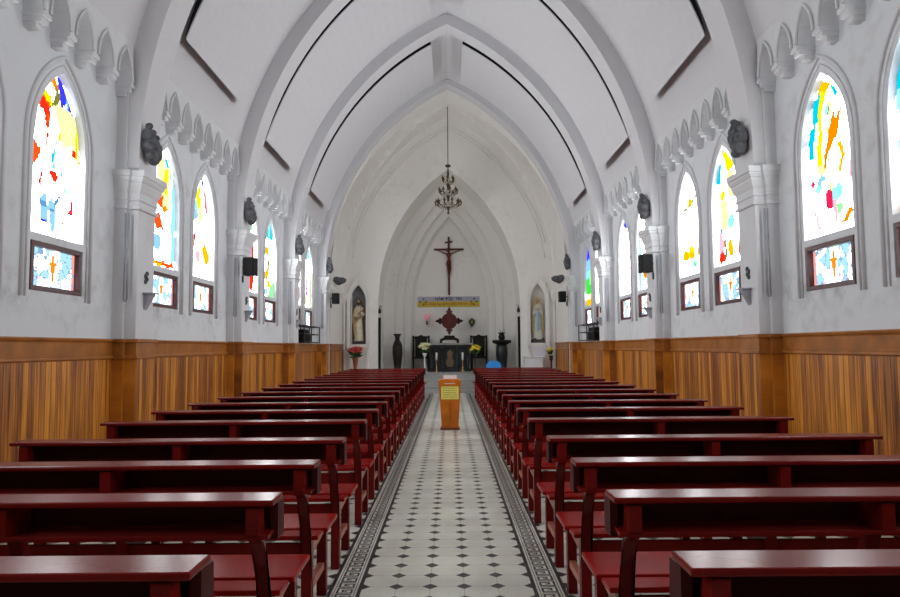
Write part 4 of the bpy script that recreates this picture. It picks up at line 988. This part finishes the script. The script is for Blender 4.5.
mb = MB(); mb.ball((-.03,D+.005,1.615), (.048,.045,.052), 10, 7); mb.ball((-.055,D,1.57), (.02,.03,.05), 8, 6); sculpt('hair', mb, M['crosswood'], t, voxel=.01)

# niche statues
def statue(x, label, kind):
    t = empty('niche_statue', (x, YN+.11, 1.52), label, 'statue', 'painted statues in the wall niches')
    def Bm(items, vx=.013, name='body', mat='robe', it=3):
        mb = MB()
        for c, r in items: mb.ball(c, r, 12, 8)
        return sculpt(name, mb, M[mat], t, voxel=vx, smooth_it=it)
    mb = MB(); mb.box(-.20,.20,-.10,.12,0,.10)
    if kind == 'mary':
        for i in range(9): mb.ball((-.16+.04*i, -.06+.03*(i % 2), .07+.02*(i % 3)), .05, 8, 5)
    mb.build('plinth', M['statue_base'], t, bevel=.012)
    robe = MB(); rot = 14
    prof = [(.150,.10),(.155,.14),(.14,.35),(.12,.60),(.105,.80),(.12,.95),(.135,1.08),(.12,1.17),(.06,1.22),(.04,1.25)]
    seg = 40; vs = []
    for r, z in prof:
        for k in range(seg):
            q = 2*PI*k/seg; rr = r*(1+.07*math.sin(7*q+z*3)*(1.2-z))
            vs.append((rr*math.cos(q), rr*.62*math.sin(q), z))
    robe.add(vs, [(i*seg+k, i*seg+(k+1) % seg, (i+1)*seg+(k+1) % seg, (i+1)*seg+k) for i in range(len(prof)-1) for k in range(seg)]+[tuple(range(seg-1,-1,-1)), tuple((len(prof)-1)*seg+k for k in range(seg))])
    def chain(mb, pts):
        for (a, ra), (b, rb) in zip(pts, pts[1:]):
            a, b = Vector(a), Vector(b)
            for k in range(8): mb.ball(a.lerp(b, k/7), ra+(rb-ra)*k/7, 10, 6)
    if kind == 'joseph':
        chain(robe, [((-.12,0,1.10),.05),((-.15,-.03,.92),.048),((-.06,-.12,.86),.04)])
        chain(robe, [((.12,0,1.10),.05),((.16,-.03,.92),.048),((.08,-.12,.98),.04)])
    else:
        chain(robe, [((-.11,0,1.09),.048),((-.13,-.04,.92),.045),((-.02,-.12,1.0),.03)])
        chain(robe, [((.11,0,1.09),.048),((.13,-.04,.92),.045),((.02,-.12,1.0),.03)])
    sculpt('robe', robe, M['robe' if kind == 'joseph' else 'white_robe'], t, voxel=.013, smooth_it=2)
    head = MB(); head.ball((0,-.01,1.345), (.062,.072,.085), 14, 10); head.ball((0,-.082,1.335), (.012,.016,.02), 8, 6); head.ball((0,-.01,1.25), (.035,.035,.06), 10, 6)
    for s in (-1, 1): head.ball((s*.062,0,1.34), (.012,.02,.024), 8, 6)
    sculpt('head', head, M['skin'], t, voxel=.008, smooth_it=1)
    fm = MB()
    for s in (-1, 1): fm.ball((s*.024,-.076,1.36), (.010,.006,.006), 8, 6)
    fm.ball((0,-.079,1.305), (.016,.005,.005), 8, 6); fm.build('face_paint', M['hair'], t, smooth=True)
    if kind == 'joseph':
        Bm([((0,.01,1.39),(.070,.075,.070)), ((-.055,.01,1.33),(.02,.04,.06)), ((.055,.01,1.33),(.02,.04,.06))], name='hair', mat='hair')
        Bm([((0,-.055,1.28),(.042,.035,.055)), ((0,-.06,1.23),(.025,.025,.05))], name='beard', mat='hair')
        mb = MB(); chain(mb, [((-.14,-.02,1.10),.05),((-.16,-.05,.8),.05),((-.13,-.06,.45),.05),((-.10,-.05,.2),.045)])
        chain(mb, [((.14,-.02,1.08),.05),((.05,-.10,.85),.04),((-.1,-.10,.72),.035)])
        sculpt('mantle', mb, M['mantle'], t, voxel=.013)
        hm = MB()
        for s, z in ((-1,.86),(1,.98)):
            hm.ball((s*.05,-.15,z), (.030,.018,.032), 8, 6)
            for f in range(4): chain(hm, [((s*.04-.01*f*s,-.165,z+.015-.01*f),.009),((s*.01-.008*f*s,-.175,z+.01-.012*f),.007)])
            chain(hm, [((s*.05,-.16,z+.025),.009),((s*.035,-.17,z+.05),.007)])
        sculpt('hands', hm, M['skin'], t, voxel=.007, smooth_it=1)
        mb = MB(); mb.tube([(.07,-.17,.80),(.08,-.16,1.1),(.10,-.14,1.30)], .006, 6); mb.ball((.10,-.14,1.32), .03, 8, 6); mb.build('lily_staff', M['leaf'], t, smooth=True)
    else:
        Bm([((0,.02,1.40),(.080,.08,.075)), ((-.07,.01,1.30),(.028,.05,.09)), ((.07,.01,1.30),(.028,.05,.09)), ((-.11,.02,1.12),(.05,.06,.14)), ((.11,.02,1.12),(.05,.06,.14)), ((-.14,.01,.85),(.04,.07,.22)), ((.14,.01,.85),(.04,.07,.22)), ((-.15,.0,.5),(.035,.07,.22)), ((.15,.0,.5),(.035,.07,.22))], name='veil', mat='veil', vx=.014)
        hm = MB()
        for s in (-1, 1):
            hm.ball((s*.014,-.15,1.03), (.013,.018,.035), 8, 6)
            for f in range(4): chain(hm, [((s*.010,-.140-.009*f,1.05),.007),((s*.008,-.145-.007*f,1.105-.004*abs(f-1.5)),.005)])
            chain(hm, [((s*.018,-.135,1.03),.008),((s*.012,-.13,1.07),.006)])
        sculpt('hands', hm, M['skin'], t, voxel=.006, smooth_it=1)
        mb = MB(); chain(mb, [((-.09,-.07,.84),.022),((0,-.10,.82),.024),((.09,-.07,.84),.022)])
        chain(mb, [((0,-.11,.82),.022),((-.02,-.115,.6),.024),((-.03,-.12,.38),.028)]); chain(mb, [((.01,-.11,.82),.022),((.03,-.115,.62),.024),((.035,-.12,.44),.028)])
        chain(mb, [((-.06,-.09,1.08),.02),((-.03,-.11,.95),.024),((0,-.11,.84),.022)]); chain(mb, [((.06,-.09,1.08),.02),((.03,-.11,.95),.024),((0,-.11,.84),.022)])
        sculpt('sash', mb, M['blue'], t, voxel=.012)
statue(-2.87, 'painted statue of a bearded saint in cream robe and ochre mantle in a pointed niche', 'joseph')
statue(2.80, 'painted statue of a veiled praying woman with blue sash in a pointed niche', 'mary')

# things below the right niche
t = empty('side_table', (2.62, 21.62, 0), 'small white fluted side table below the veiled statue', 'table')
mb = MB(); mb.box(-.31,.31,-.16,.16,1.06,1.10); mb.build('table_top', M['paper'], t, bevel=.006)
mb = MB(); mb.box(-.27,.27,-.12,.13,0,1.06)
for i in range(9): mb.tube([(-.24+.06*i,-.122,.05),(-.24+.06*i,-.122,1.0)], .014, 6)
mb.build('body', M['paper'], t)
mb = MB(); mb.box(-.19,.19,-.006,.006,0,.30); mb.box(.06,.12,-.009,-.006,.255,.275,0)
o = mb.build('paper_sign', [M['lilac']], loc=(2.80, 21.56, 1.10)); tag(o, 'pale lilac paper sign propped on the white side table', 'sign')

# slim black columns and lanterns at the jambs
for s, w in ((-1,'left'),(1,'right')):
    t = empty('column_speaker', (s*2.21, 22.02, PF), 'slim black vertical column at the %s jamb of the sanctuary arch' % w, 'column speaker', 'slim black columns at the arch jambs')
    mb = MB(); mb.box(-.035,.035,-.05,.05,.06,1.76); mb.build('cabinet', M['black'], t, bevel=.008)
    mb = MB(); mb.box(-.05,.05,-.08,.08,0,.06); mb.build('foot', M['metal'], t, bevel=.006)
    mb = MB(); mb.lathe([(.01,0),(.045,.03),(.05,.10),(.02,.17),(.008,.24)], seg=10); mb.box(*sorted((s*.0, s*.06)),-.01,.01,.05,.07)
    o = mb.build('wall_lantern', M['metal'], smooth=True, loc=(s*2.20, 22.0, 2.48)); tag(o, 'tiny dark wall lantern above the slim black column, %s jamb' % w, 'lantern', 'lanterns at the arch jambs')

# blue plastic chair behind the front pew
t = empty('plastic_chair', (1.29, 20.35, 0), 'bright blue plastic chair whose rounded back shows over the front pew', 'chair')
mb = MB(); pts = [(-.22,.45),(-.22,.85),(-.19,.93),(-.12,.985),(0,1.005),(.12,.985),(.19,.93),(.22,.85),(.22,.45)]
mb.prism(pts, -.015,.015,'y'); mb.build('backrest', M['bluep'], t, bevel=.01)
mb = MB(); mb.box(-.22,.22,-.015,.40,.42,.45); mb.build('seat', M['bluep'], t, bevel=.01)
for sx in (-.19,.19):
    for sy in (0,.37):
        mb = MB(); mb.tube([(sx,sy,0),(sx*.95,sy*.98,.42)], .02, 8); mb.build('leg', M['bluep'], t)

# ------------------------------------------------------------ chandelier
CY = 20.73
t = empty('chandelier', (0, CY, 5.40), 'three-tier bronze and crystal chandelier hanging over the crossing', 'chandelier')
mb = MB(); mb.tube([(0,0,1.52),(0,0,3.33)], .012, 6); mb.lathe([(.02,1.44),(.08,1.47),(.09,1.50),(.03,1.54)], seg=14); mb.build('rod', M['metal'], t)
mb = MB(); mb.lathe([(.008,0),(.04,.04),(.02,.10),(.05,.2),(.02,.32),(.05,.55),(.02,.7),(.05,.9),(.02,1.1),(.04,1.25),(.012,1.45)], seg=12); mb.build('stem', M['bronze'], t, smooth=True)
for k, (z, R, nn_) in enumerate(((.34,.40,10),(.70,.29,8),(1.06,.19,6))):
    hub = MB(); hub.lathe([(.02,-.10),(R*.35,-.06),(R*.42,0),(R*.38,.03),(.03,.05)], (0,0,z), 16); tier = hub.build('bowl', M['crystal'], t, smooth=True)
    for q in range(nn_):
        a = 2*PI*q/nn_+.2*k; ca, sa = math.cos(a), math.sin(a); arm = MB()
        pts = [(r*ca, r*sa, z+h) for r, h in ((.03,0),(R*.35,-.06),(R*.7,-.08),(R*.92,-.04),(R,.03),(R*.93,.08),(R*.82,.06),(R*.80,.01))]
        arm.tube(pts, .019, 6); arm.lathe([(.018,.0),(.045,.02),(.045,.035),(.018,.04),(.016,.09),(.006,.10)], (R*.92*ca, R*.92*sa, z+.03), 8)
        arm.ball((R*.95*ca, R*.95*sa, z-.03), (.022,.022,.03), 6, 5)
        arm.build('arm', M['bronze'], t, smooth=True)
    mb = MB()
    for q in range(nn_*2):
        a = PI*q/nn_; mb.ball((R*.62*math.cos(a), R*.62*math.sin(a), z-.12+.02*(q % 2)), (.022,.022,.042), 6, 4)
    mb.tube([(R*.62*math.cos(PI*q/nn_), R*.62*math.sin(PI*q/nn_), z-.085) for q in range(nn_*2)], .006, 5, closed=True)
    mb.build('crystal_ring', M['crystal'], t, smooth=True)

# ------------------------------------------------------------ light, world, camera
w = bpy.data.worlds.new('sky'); scene.world = w; w.use_nodes = True
bg = w.node_tree.nodes['Background']; bg.inputs[0].default_value = (.80,.88,1.0,1); bg.inputs[1].default_value = .5
cam = bpy.data.cameras.new('camera'); cam.sensor_width = 36; cam.lens = 694/900*36; cam.clip_end = 100
co = bpy.data.objects.new('camera', cam); COL.objects.link(co); scene.camera = co
pitch = math.atan(48.5/694)
co.matrix_world = Matrix.Translation((.03,0,EYE)) @ Matrix.Rotation(PI/2+pitch, 4, 'X') @ Matrix.Rotation(-.008, 4, 'Z')
vs_ = scene.view_settings; vs_.view_transform = 'Standard'; vs_.look = 'None'; vs_.exposure = 0.20; vs_.gamma = 1.0; vs_.use_curve_mapping = False
scene.cycles.max_bounces = 10; scene.cycles.diffuse_bounces = 8; scene.cycles.sample_clamp_indirect = 6
